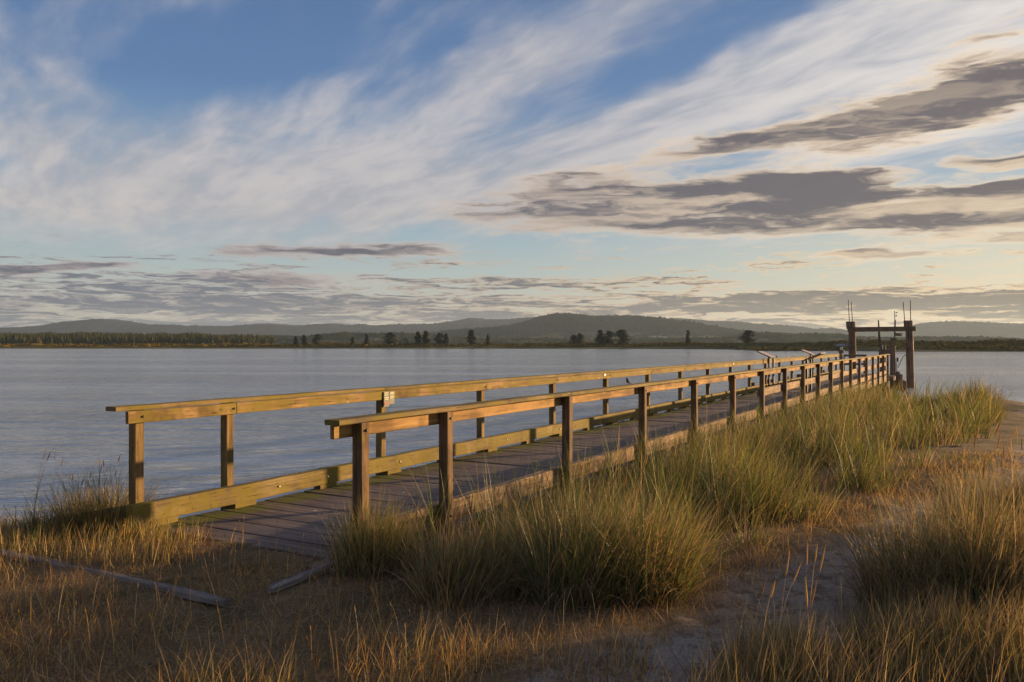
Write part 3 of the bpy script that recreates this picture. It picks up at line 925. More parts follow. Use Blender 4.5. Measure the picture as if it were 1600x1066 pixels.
# ------------------------------------------------------------------ the pier
TH = math.atan(725.0 / F)
ZD = 0.95                                       # deck level
# local frame: x = u along the pier, y = v to the left of it, origin at the camera's foot
pier = empty('pier', (0, 0, 0), math.pi / 2 - TH)
tag(pier, 'long weathered wooden footbridge pier with mossy handrails reaching over the water', 'pier')


def uv(u, v, z=0.0):
    s, c = math.sin(TH), math.cos(TH)
    return Vector((u * s - v * c, u * c + v * s, z))


U0, U1 = 4.78, 48.8
UR = [4.84] + [5.98 + 2.44 * k for k in range(18)]
UL = [4.76] + [5.80 + 2.44 * k for k in range(18)]
# deck
bm = bmesh.new()
x = U0
while x < U1:
    w = 0.279 + rnd.uniform(-0.006, 0.005)
    sag = rnd.uniform(-0.006, 0.004)
    y0 = 4.10 + rnd.uniform(-0.03, 0.015); y1 = 6.56 + rnd.uniform(-0.02, 0.02)
    vs = box(bm, x, x + w, y0, y1, ZD - 0.05 + sag, ZD + sag, 0.006)
    tl = rnd.uniform(-0.003, 0.003)
    for v in vs: v.co.z += tl * (v.co.x - x) / w * 2 + rnd.uniform(-.0015, .0015)
    x += 0.292
bm_obj('deck', bm, M_deck, pier)
# stringers under the deck
for (a, b_) in ((4.13, 4.23), (5.25, 5.40), (6.42, 6.52)):
    bm = bmesh.new(); long_board(bm, U0 + 0.05, U1, a, b_, ZD - 0.36, ZD - 0.056, 2.4, 0.003)
    bm_obj('stringer', bm, M_curb_r, pier)
# posts
PS = 0.094
def post_mesh(h, name):
    bm = bmesh.new()
    nseg = 6
    rings = []
    for i in range(nseg + 1):
        z = h * i / nseg
        j = 0.0015
        s = PS / 2; e = 0.007
        P8 = [(-s + e, -s), (s - e, -s), (s, -s + e), (s, s - e), (s - e, s), (-s + e, s), (-s, s - e), (-s, -s + e)]
        rings.append([bm.verts.new((x + rnd.uniform(-j, j), y + rnd.uniform(-j, j), z)) for x, y in P8])
    for a, b in zip(rings[:-1], rings[1:]):
        for k in range(8): bm.faces.new((a[k], a[(k + 1) % 8], b[(k + 1) % 8], b[k]))
    bm.faces.new(list(reversed(rings[0]))); bm.faces.new(rings[-1])
    me = bpy.data.meshes.new(name); bm.normal_update(); bm.to_mesh(me); bm.free()
    return me


ZR = 2.045                                      # top of the handrail
pm_r = post_mesh(ZR - 0.042 + 0.5, 'post'); pm_r.materials.append(M_post)
pm_l = post_mesh(ZR - 0.042 + 0.5, 'post'); pm_l.materials.append(M_post_l)
for k, u in enumerate(UR):
    c = link_mesh('post', pm_r, None, pier, (u, 4.052, -0.5))
    c.rotation_euler = (rnd.uniform(-.006, .006), rnd.uniform(-.006, .006), rnd.uniform(-.03, .03))
for k, u in enumerate(UL):
    c = link_mesh('post', pm_l, None, pier, (u, 6.602, -0.5))
    c.rotation_euler = (rnd.uniform(-.006, .006), rnd.uniform(-.006, .006), rnd.uniform(-.03, .03))


def run(name, u0, u1, joints, y0, y1, z0, z1, mat, step=0.4, jit=0.003, wander=0.006):
    cuts = [u0] + [j for j in joints if u0 < j < u1] + [u1]
    for a, b in zip(cuts[:-1], cuts[1:]):
        bm = bmesh.new()
        dz, dy = rnd.uniform(-wander, wander) * .6, rnd.uniform(-wander, wander) * .5
        long_board(bm, a + 0.003, b - 0.003, y0 + dy, y1 + dy, z0 + dz, z1 + dz, step, jit)
        bm_obj(name, bm, mat, pier)


# handrail caps and the boards hanging below them on the inner side
run('handrail_cap', 4.53, 48.2, [UR[i] + 0.05 for i in (2, 4, 6, 8, 10, 12, 14, 16)], 4.00, 4.142, ZR - 0.040, ZR, M_cap, jit=0.002, wander=0.003)
run('rail_board', 4.59, 48.2, [UR[i] for i in (1, 3, 5, 7, 9, 11, 13, 15)], 4.103, 4.141, ZR - 0.150, ZR - 0.044, M_rail_r, jit=0.002, wander=0.003)
run('handrail_cap', 4.50, 48.9, [UL[i] for i in (2, 4, 6, 8, 10, 12, 14, 16)], 6.508, 6.652, ZR - 0.040, ZR, M_cap, jit=0.002, wander=0.003)
run('rail_board', 4.62, 48.9, [UL[i] + 0.04 for i in (1, 3, 5, 7, 9, 11, 13, 15)], 6.510, 6.550, ZR - 0.155, ZR - 0.044, M_rail, jit=0.002, wander=0.003)
# curbs on blocks
run('curb', 5.02, 48.2, [UR[i] + 0.1 for i in (2, 4, 6, 8, 10, 12, 14, 16)], 4.110, 4.205, ZD + 0.045, ZD + 0.235, M_curb_r, 0.18, 0.006)
run('curb', 4.62, 48.9, [UL[i] - 0.3 for i in (4, 6, 8, 10, 12, 14, 16)], 6.44, 6.54, ZD + 0.050, ZD + 0.225, M_curb, 0.3, 0.004)
blk = bmesh.new(); box(blk, -0.14, 0.14, -0.05, 0.05, 0, 0.054, 0.004); blk_me = bpy.data.meshes.new('spacer_block'); blk.to_mesh(blk_me); blk.free(); blk_me.materials.append(M_curb)
for u in [4.95] + [5.9 + 1.22 * k for k in range(35)]:
    link_mesh('spacer_block', blk_me, None, pier, (u, 6.492, ZD - 0.004))
    if u < 40: link_mesh('spacer_block', blk_me, None, pier, (u + 0.1, 4.16, ZD - 0.006))
# the heavy end timber under the right curb
bm = bmesh.new(); box(bm, 4.50, 4.74, 4.02, 4.30, 0.62, ZD + 0.02, 0.012, jit=0.004); bm_obj('end_timber', bm, M_pile, pier)
# midrail on the outer side from the seventh post on
run('midrail', UR[6] - 0.05, 48.2, [UR[i] for i in (7, 9, 11, 13, 15)], 4.103, 4.145, 1.44, 1.61, M_curb_r, 0.3, 0.004)
# white gap under the left curb is real: the water shows through. piles with heads above the curb on the far side
pl = bmesh.new(); tube(pl, [(0, 0, -1.8), (0, 0, 0.4), (0, 0, 1.28)], [0.15, 0.14, 0.13], 12)
pile_me = bpy.data.meshes.new('pile'); pl.normal_update(); pl.to_mesh(pile_me); pl.free(); pile_me.materials.append(M_pile)
for u in (29.2, 32.2, 35.2, 38.2, 41.4, 44.5, 17.0, 22.0):
    c = link_mesh('pile', pile_me, None, pier, (u, 6.86, -0.05 if u > 25 else -0.5))
for u in (12.0, 17.0, 22.0, 27.0, 32.0, 37.0, 42.0, 47.0):
    c = link_mesh('pile', pile_me, None, pier, (u, 4.42, -0.70)); c.rotation_euler = (0, 0, 1.0)
    if u > 12: continue
for u in (12.0, 17.0, 22.0, 27.0, 32.0, 37.0, 42.0, 47.0):
    bm = bmesh.new(); box(bm, u - 0.12, u + 0.12, 4.0, 6.9 if u < 30 else 6.7, ZD - 0.62, ZD - 0.37, 0.01); bm_obj('cross_beam', bm, M_pile, pier)
# bolts on the left curb face
bt = bmesh.new(); tube(bt, [(0, 0.004, 0), (0, -0.012, 0)], [0.011, 0.009], 8); bt_me = bpy.data.meshes.new('bolt'); bt.to_mesh(bt_me); bt.free(); bt_me.materials.append(M_white)
for k, u in enumerate([6.35, 7.1, 8.45, 9.7, 11.2, 13.1, 15.6]):
    link_mesh('bolt', bt_me, None, pier, (u, 6.438, ZD + 0.135))
bd = bt_me.copy(); bd.materials.clear(); bd.materials.append(M_steel)
for u in UL[:12]: link_mesh('bolt', bd, None, pier, (u + 0.01, 6.507, ZR - 0.10))
for u in UR[:12]:
    link_mesh('bolt', bd, None, pier, (u, 4.003, ZR - 0.10)); link_mesh('bolt', bd, None, pier, (u, 4.003, ZD + 0.14))
# small plaque on the third post of the left rail (its wording is too small to read)
pq = empty('plaque', (UL[2], 6.503, ZR - 0.10)); pq.parent = pier
pq.name = 'plaque_mount'
bpy.data.objects.remove(pq)
bm = bmesh.new()
box(bm, UL[2] - 0.05, UL[2] + 0.055, 6.494, 6.504, ZR - 0.245, ZR - 0.055, 0.0)
box(bm, UL[2] + 0.06, UL[2] + 0.165, 6.494, 6.504, ZR - 0.215, ZR - 0.055, 0.0)
pqo = bm_obj('plaque', bm, M_plaque, pier)
bm = bmesh.new()
for (a, b_, z0) in [(-.042, .048, -.075), (-.042, .03, -.10), (.068, .157, -.075), (.068, .15, -.092), (-.042, .048, -.135), (-.042, .04, -.155), (.068, .157, -.125), (.068, .14, -.145)]:
    box(bm, UL[2] + a, UL[2] + b_, 6.490, 6.4945, ZR + z0, ZR + z0 + 0.010)
bm_obj('lettering', bm, M_plaque_txt, pqo)
bm = bmesh.new()
for (a, b_, z0) in [(-.042, -.015, -.22), (-.008, .018, -.22), (.024, .048, -.22)]:
    box(bm, UL[2] + a, UL[2] + b_, 6.490, 6.4945, ZR + z0, ZR + z0 + 0.035)
bm_obj('red_lettering', bm, M_plaque_red, pqo)
# pale tags nailed under the cap further along
for px in (945, 1146):
    u = (1280 * 6.5 / math.cos(TH) / (1525 - px) - 6.5 * math.sin(TH)) / math.cos(TH)
    bm = bmesh.new(); box(bm, u - 0.03, u + 0.06, 6.500, 6.507, ZR - 0.10, ZR - 0.05); bm_obj('tag', bm, M_white, pier)


# interpretive lecterns
def lectern(u, v, out, lab, matf):
    """out = +1: leans out over the left rail, -1: over the right rail"""
    r = empty('lectern', uv(u, v, ZD), math.pi / 2 - TH)
    tag(r, lab, 'lectern', 'lecterns along the pier rails')
    M = Matrix.Translation((0, 0, 1.17)) @ Matrix.Rotation(math.radians(24) * out, 4, 'X')
    bm = bmesh.new(); box(bm, -0.42, 0.42, -0.08 if out > 0 else -0.46, 0.46 if out > 0 else 0.08, 0.0, 0.025, 0.004, M)
    bm_obj('frame', bm, M_panelframe, r)
    bm = bmesh.new(); box(bm, -0.39, 0.39, -0.05 if out > 0 else -0.43, 0.43 if out > 0 else 0.05, 0.026, 0.034, 0.0, M)
    bm_obj('panel', bm, matf, r)
    for s in (-0.34, 0.34):
        bm = bmesh.new(); box(bm, s - 0.03, s + 0.03, -0.03, 0.03, 0.0, 1.19, 0.003); bm_obj('leg', bm, M_panelframe, r)
    return r


lectern(30.0, 6.36, 1, 'slanted information lectern with a pale face on the left rail, nearer of two', M_panel)
lectern(38.3, 6.36, 1, 'slanted information lectern on the left rail close to the far end', M_panel)
lectern(25.6, 4.34, -1, 'dark backed slanted lectern leaning out over the right rail', M_panel)


# small birds on the rails
def bird(name_lab, loc, s, face):
    r = empty('bird', loc, face)
    tag(r, name_lab, 'bird', None)
    bm = bmesh.new()
    prof = [(-0.42, 0.03, .20), (-0.30, 0.10, .28), (-0.15, 0.22, .40), (0.0, 0.29, .56), (0.08, 0.27, .74), (0.12, 0.19, .90), (0.16, 0.18, 1.02), (0.18, 0.15, 1.14), (0.18, 0.04, 1.24)]
    tube(bm, [(a, 0, c) for a, _, c in prof], [b * 1.0 for _, b, _ in prof], 12)
    for v in bm.verts: v.co *= s
    bm_obj('body', bm, M_bird, r, smooth=True)
    bm = bmesh.new(); tube(bm, [(0.30, 0, 1.08), (0.48, 0, 1.05)], [0.035, 0.006], 6)
    for v in bm.verts: v.co *= s
    bm_obj('beak', bm, M_steel, r)
    bm = bmesh.new(); box(bm, -0.80, -0.38, -0.07, 0.07, 0.14, 0.20)
    for v in bm.verts: v.co *= s
    bm_obj('tail', bm, M_bird, r)
    for q in (-.07, .07):
        bm = bmesh.new(); tube(bm, [(0.0, q, 0.0), (0.0, q, 0.5)], 0.018, 5)
        for v in bm.verts: v.co *= s
        bm_obj('leg', bm, M_steel, r)
    for q in (-1, 1):
        bm = bmesh.new()
        tube(bm, [(0.08, 0.22 * q, .80), (-0.06, 0.27 * q, .60), (-0.26, 0.17 * q, .38), (-0.52, 0.05 * q, .20)], [0.05, 0.09, 0.06, 0.01], 8)
        for v in bm.verts: v.co *= s
        bm_obj('wing', bm, M_bird, r)


def on_rail(px, v):
    Y = F * v / math.cos(TH) / (1525 - px)
    u = (Y - v * math.sin(TH)) / math.cos(TH)
    return u


b1 = uv(on_rail(981, 4.12), 4.12, ZR - 0.002); bird('small dark bird perched on the nearer right handrail', b1, 0.075, 2.6)
b2 = uv(on_rail(1213, 6.60), 6.60, ZR - 0.002); bird('tiny dark bird perched on the far left handrail', b2, 0.085, 1.0)

# ------------------------------------------------------------------ pier head: gallows frame, dolphin piles, arrow post
def at(px, Y): return (px - 800) / F * Y
def zz_(py, Y): return E + (YH - py) / F * Y


def wpile(bm, px, Y, y_top, r, z0=-1.5, top_r=None, lean=0.0):
    X = at(px, Y); zt = zz_(y_top, Y)
    n = 8
    pts = [(X + lean * (1 - i / n), Y, z0 + (zt - z0) * i / n) for i in range(n + 1)]
    tube(bm, pts, [r * (1.06 - 0.10 * i / n) * rnd.uniform(0.985, 1.015) for i in range(n + 1)], 14)


YR, YL = 48.0, 50.0
gal = empty('gallows_frame', (at(1420, YR), YR, 0))
tag(gal, 'tall gallows of two dark piles joined by a crossbeam at the pier head', 'gallows')
go = Vector(gal.location)


def gobj(name, bm, mat, parent, org=go):
    bmesh.ops.translate(bm, verts=bm.verts, vec=-org)
    return bm_obj(name, bm, mat, parent)


bm = bmesh.new(); wpile(bm, 1420.3, YR, 501.5, 0.205, lean=0.13); p1 = gobj('pile', bm, M_pile, gal)
bm = bmesh.new(); wpile(bm, 1331.0, YL, 503.5, 0.215, lean=0.10); p2 = gobj('pile', bm, M_pile, gal)
bm = bmesh.new(); tube(bm, [(at(1418.8, YR), YR, zz_(512, YR)), (at(1418.8, YR), YR, zz_(501, YR))], [0.22, 0.24], 14); gobj('pile_collar', bm, M_pile, gal)
bm = bmesh.new(); tube(bm, [(at(1329, YL), YL, zz_(514, YL)), (at(1329, YL), YL, zz_(502.5, YL))], [0.235, 0.265], 14); gobj('pile_collar', bm, M_pile, gal)
a = Vector((at(1427.5, YR), YR - 0.30, zz_(514.0, YR))); b = Vector((at(1321.5, YL), YL - 0.30, zz_(515.3, YL)))
d = (b - a); L = d.length
bm = bmesh.new(); long_board(bm, 0, L, -0.09, 0.09, -0.14, 0.14, 0.5, 0.006)
q = d.to_track_quat('X', 'Z').to_matrix().to_4x4(); q.translation = a
for v in bm.verts: v.co = q @ v.co
gobj('crossbeam', bm, M_beam, gal)
for (xb, xt, yt, Y) in ((1327.2, 1325.4, 468.5, YL), (1332.0, 1330.0, 471.5, YL), (1414.0, 1411.0, 472.0, YR), (1422.8, 1422.3, 469.5, YR)):
    bm = bmesh.new(); tube(bm, [(at(xb, Y), Y - 0.02, zz_(508, Y)), (at(xt, Y), Y - 0.02, zz_(yt, Y))], 0.026, 6); gobj('rod', bm, M_steel, gal)
bm = bmesh.new()
box(bm, at(1425.2, YR), at(1427.0, YR), YR - 0.05, YR + 0.05, -0.6, zz_(532, YR), 0.01); gobj('rub_strip', bm, M_white, gal)
bm = bmesh.new(); box(bm, at(1334.0, YL), at(1336.0, YL), YL - 0.10, YL + 0.05, 1.8, zz_(534, YL), 0.01); gobj('rub_strip', bm, M_curb_r, gal)
# trailing hose
hs = []
for i in range(12):
    t = i / 11
    px = 1417 - 14 * t; py = 553.5 + 22 * t ** 1.8
    hs.append((at(px, 47.5), 47.5, zz_(py, 47.5)))
bm = bmesh.new(); tube(bm, hs, 0.018, 6); gobj('hose', bm, M_steel, gal)
bm = bmesh.new()
tube(bm, [(at(1305, 50.2), 50.2, zz_(539.8, 50.2)), (at(1309, 50.2), 50.2, zz_(539.4, 50.2)), (at(1329, 50.2), 50.2, zz_(539.2, 50.2))], [0.02, 0.075, 0.085], 8)
gobj('float_tube', bm, M_grey, gal)

# post with two arrow boards on its own pile
YA = 47.0
ap = empty('arrow_post', (at(1396, YA), YA, 0)); ao = Vector(ap.location)
tag(ap, 'slim post with two small pointing boards on a short thick pile', 'signpost')
bm = bmesh.new(); wpile(bm, 1395, YA, 540, 0.15, -1.5); gobj('pile', bm, M_pile, ap, ao)
bm = bmesh.new(); tube(bm, [(at(1397.5, YA), YA, zz_(545, YA)), (at(1398.6, YA), YA, zz_(500, YA))], 0.045, 8); gobj('pole', bm, M_pile, ap, ao)
bm = bmesh.new(); tube(bm, [(at(1398.3, YA), YA, zz_(502, YA)), (at(1397.8, YA), YA, zz_(486, YA))], 0.022, 6); gobj('rod', bm, M_steel, ap, ao)


def arrow(x0, x1, yc, flip):
    bm = bmesh.new()
    X0, X1, Z, h = at(x0, YA), at(x1, YA), zz_(yc, YA), 0.085
    if not flip: P_ = [(X0, Z - h), (X1, Z - h * 1.1), (X1 - 0.06, Z), (X1, Z + h * .8), (X0, Z + h)]
    else: P_ = [(X1, Z + h), (X0, Z + h), (X0 + 0.06, Z), (X0, Z - h), (X1, Z - h)]
    f = [bm.verts.new((x, YA - 0.085, z)) for x, z in P_]; g = [bm.verts.new((x, YA - 0.05, z)) for x, z in P_]
    bm.faces.new(f); bm.faces.new(list(reversed(g)))
    for i in range(len(P_)): bm.faces.new((f[i], g[i], g[(i + 1) % len(P_)], f[(i + 1) % len(P_)]))
    bmesh.ops.recalc_face_normals(bm, faces=bm.faces)
    gobj('arrow_board', bm, M_beam, ap, ao)


arrow(1398, 1409, 522.8, False); arrow(1389.5, 1400, 530.5, True)
bm = bmesh.new()
for z_, dx_ in ((488.5, 1401.5), (493.5, 1400.5)):
    vs = bmesh.ops.create_icosphere(bm, subdivisions=1, radius=0.045)['verts']
    bmesh.ops.translate(bm, verts=vs, vec=(at(dx_, YA), YA, zz_(z_, YA)))
tube(bm, [(at(1398.2, YA), YA, zz_(489, YA)), (at(1401.5, YA), YA, zz_(488.5, YA))], 0.012, 5)
tube(bm, [(at(1398.2, YA), YA, zz_(494, YA)), (at(1400.5, YA), YA, zz_(493.5, YA))], 0.012, 5)
gobj('wind_cup', bm, M_steel, ap, ao)
bm = bmesh.new(); tube(bm, [(at(1398.8, YA), YA - .14, zz_(580, YA)), (at(1398.8, YA), YA - .14, zz_(565, YA))], 0.05, 8); gobj('pipe', bm, M_white, ap, ao)
bm = bmesh.new(); box(bm, at(1400.5, YA), at(1403.5, YA), YA - .1, YA + .0, zz_(565.5, YA), zz_(559, YA), 0.02); gobj('gauge', bm, M_steel, ap, ao)

# the other slim post with a thick base
tp = empty('mooring_post', (at(1378, YA), YA, 0)); to_ = Vector(tp.location)
tag(tp, 'slim knobbly post on a thick pile left of the arrow post', 'post')
bm = bmesh.new(); wpile(bm, 1379.5, YA + .6, 540, 0.17, -1.5); gobj('pile', bm, M_pile, tp, to_)
bm = bmesh.new(); tube(bm, [(at(1379.3, YA), YA + .4, zz_(540, YA)), (at(1378.8, YA), YA + .4, zz_(527, YA)), (at(1378.3, YA), YA + .4, zz_(519, YA)), (at(1377.4, YA), YA + .4, zz_(500, YA))], [0.075, 0.07, 0.055, 0.036], 8); gobj('pole', bm, M_pile, tp, to_)
bm = bmesh.new(); tube(bm, [(at(1382.8, YA), YA + .3, zz_(546, YA)), (at(1382.8, YA), YA + .3, zz_(539, YA))], 0.035, 8); gobj('pipe', bm, M_white, tp, to_)
bm = bmesh.new(); box(bm, at(1375, YA), at(1393, YA), YA - 0.02, YA + 0.18, zz_(555, YA), zz_(546, YA), 0.01); gobj('beam', bm, M_beam, tp, to_)

# short broken piles right of the pier end
for k, (px, py, r_, Y_, lab) in enumerate([(1402.5, 581, .13, 46.0, 'short broken pile nearest the arrow post'), (1407.0, 585, .12, 45.4, 'middle one of the three short broken piles'),
                                           (1413.5, 595.5, .11, 44.5, 'lowest broken pile beside the tall right gallows pile')]):
    bm = bmesh.new(); X = at(px, Y_); zt = zz_(py, Y_)
    tube(bm, [(0, 0, -1.0), (0.01, 0, zt - 0.05), (0.03, 0, zt)], [r_ * 1.05, r_, r_ * .8], 10)
    for v in bm.verts:
        if v.co.z > zt - 0.1: v.co.z += rnd.uniform(-.05, .05)
    o = bm_obj('broken_pile', bm, M_pile, None, (X, Y_, 0)); tag(o, lab, 'pile', 'broken piles at the pier head')

# left side of the pier head
YB = 47.0
lp = empty('capped_pile', (at(1314, YB), YB, 0)); lo = Vector(lp.location)
tag(lp, 'dark pile with two pale studs on top where the left rail ends', 'pile')
bm = bmesh.new(); wpile(bm, 1314, YB, 550, 0.085, -1.5); gobj('pile', bm, M_pile, lp, lo)
bm = bmesh.new(); tube(bm, [(at(1314, YB), YB, zz_(552, YB)), (at(1314, YB), YB, zz_(547, YB))], 0.125, 12); gobj('cap', bm, M_pile, lp, lo)
for px in (1313.2, 1315.6):
    bm = bmesh.new(); tube(bm, [(at(px, YB), YB, zz_(547, YB)), (at(px, YB), YB, zz_(542.5, YB))], 0.026, 6); gobj('stud', bm, M_white, lp, lo)
bm = bmesh.new(); tube(bm, [(at(1317, YB), YB - .05, zz_(547, YB)), (at(1319, YB), YB - .05, zz_(549, YB)), (at(1318.6, YB), YB - .05, zz_(553, YB)), (at(1316.8, YB), YB - .05, zz_(556, YB)), (at(1316.6, YB), YB - .05, zz_(565, YB))], 0.022, 6)
gobj('pipe', bm, M_white, lp, lo)
gr = empty('landing_rail', (at(1335, 49), 49, 0)); gr_o = Vector(gr.location)
tag(gr, 'dark two bar guard rail across the landing behind the right handrail', 'guard rail')
for (y0_, y1_) in ((554, 557.3), (567.5, 570.5)):
    bm = bmesh.new(); box(bm, at(1317, 49), at(1353, 49), 48.9, 49.0, zz_(y1_, 49), zz_(y0_, 49), 0.01); gobj('rail_bar', bm, M_beam, gr, gr_o)
for px in (1319, 1351):
    bm = bmesh.new(); box(bm, at(px, 49) - .04, at(px, 49) + .04, 49.004, 49.1, 0.6, zz_(554, 49), 0.005); gobj('post', bm, M_beam, gr, gr_o)
# landing deck beyond the pier
bm = bmesh.new(); box(bm, 49.15, 52.6, 3.9, 6.8, 0.55, 0.80, 0.02)
lf = bm_obj('landing_float', bm, M_deck, None); lf.rotation_euler = (0, 0, math.pi / 2 - TH)
tag(lf, 'low wooden landing float between the gallows piles at the pier end', 'float')

# ------------------------------------------------------------------ ground timbers
def timber(name_lab, p0, p1, w, h):
    a = Vector(p0); b = Vector(p1); d = b - a
    L = Vector((d.x, d.y, 0)).length
    n = 14
    bm = bmesh.new()
    prof = [(-w, 0), (-w * .9, h * .75), (-w * .45, h), (w * .1, h * .93), (w * .6, h * .98), (w, h * .6), (w, 0), (w * .3, -h * .4), (-w * .4, -h * .4)]
    rings = []
    ang = math.atan2(d.y, d.x)
    g0, g1 = [float(ground_z(np.array([q.x]), np.array([q.y]), False)[0]) for q in (a, b)]
    for i in range(n + 1):
        t = i / n
        s = 1.0 + rnd.uniform(-.05, .05)
        if i in (0, n): s *= 0.8
        bend = 0.0
        gz = g0 + (g1 - g0) * t - a.z + 0.012
        rings.append([bm.verts.new((L * t, bend + y * s + rnd.uniform(-.004, .004), gz + z * s + rnd.uniform(-.004, .004))) for y, z in prof])
    k = len(prof)
    for r0, r1 in zip(rings[:-1], rings[1:]):
        for j in range(k): bm.faces.new((r0[j], r1[j], r1[(j + 1) % k], r0[(j + 1) % k]))
    bm.faces.new(rings[0]); bm.faces.new(list(reversed(rings[-1])))
    bmesh.ops.recalc_face_normals(bm, faces=bm.faces)
    o = bm_obj('timber', bm, M_log, None, tuple(a)); o.rotation_euler = (0, 0, ang)
    tag(o, name_lab, 'timber')


timber('long silver grey driftwood timber lying in the short grass at lower left', (-4.75, 6.9, 0.92), (-1.80, 5.15, 0.92), 0.042, 0.042)
timber('short grey timber half hidden in grass in front of the pier end', (-1.60, 5.40, 0.92), (-1.30, 6.1, 0.92), 0.036, 0.042)


# ------------------------------------------------------------------ grass
PAL = {
    'green': (0.085, 0.125, 0.026), 'lime': (0.16, 0.19, 0.035), 'olive': (0.10, 0.10, 0.032), 'blue': (0.085, 0.115, 0.07),
    'straw': (0.42, 0.31, 0.15), 'tan': (0.29, 0.20, 0.105), 'rose': (0.24, 0.165, 0.115), 'rust': (0.30, 0.15, 0.055), 'gold': (0.50, 0.32, 0.095)}


def grass_mat():
    m = bpy.data.materials.new('grass blades'); m.use_nodes = True
    t = NT(m.node_tree); t.n.clear()
    out = t.n.new('ShaderNodeOutputMaterial')
    a = t.n.new('ShaderNodeAttribute'); a.attribute_name = 'tint'
    d = t.n.new('ShaderNodeBsdfDiffuse'); tr = t.n.new('ShaderNodeBsdfTranslucent'); g = t.n.new('ShaderNodeBsdfGlossy')
    t.l.new(a.outputs['Color'], d.inputs[0])
    t.l.new(t.mix(1.0, a.outputs['Color'], (1.15, 1.05, 0.75, 1), 'MULTIPLY'), tr.inputs[0])
    g.inputs['Roughness'].default_value = 0.5; g.inputs[0].default_value = (0.9, 0.9, 0.85, 1)
    m1 = t.n.new('ShaderNodeMixShader'); m1.inputs[0].default_value = 0.40
    t.l.new(d.outputs[0], m1.inputs[1]); t.l.new(tr.outputs[0], m1.inputs[2])
    m2 = t.n.new('ShaderNodeMixShader'); m2.inputs[0].default_value = 0.04
    t.l.new(m1.outputs[0], m2.inputs[1]); t.l.new(g.outputs[0], m2.inputs[2])
    t.l.new(m2.outputs[0], out.inputs[0])
    return m


M_grass = grass_mat()


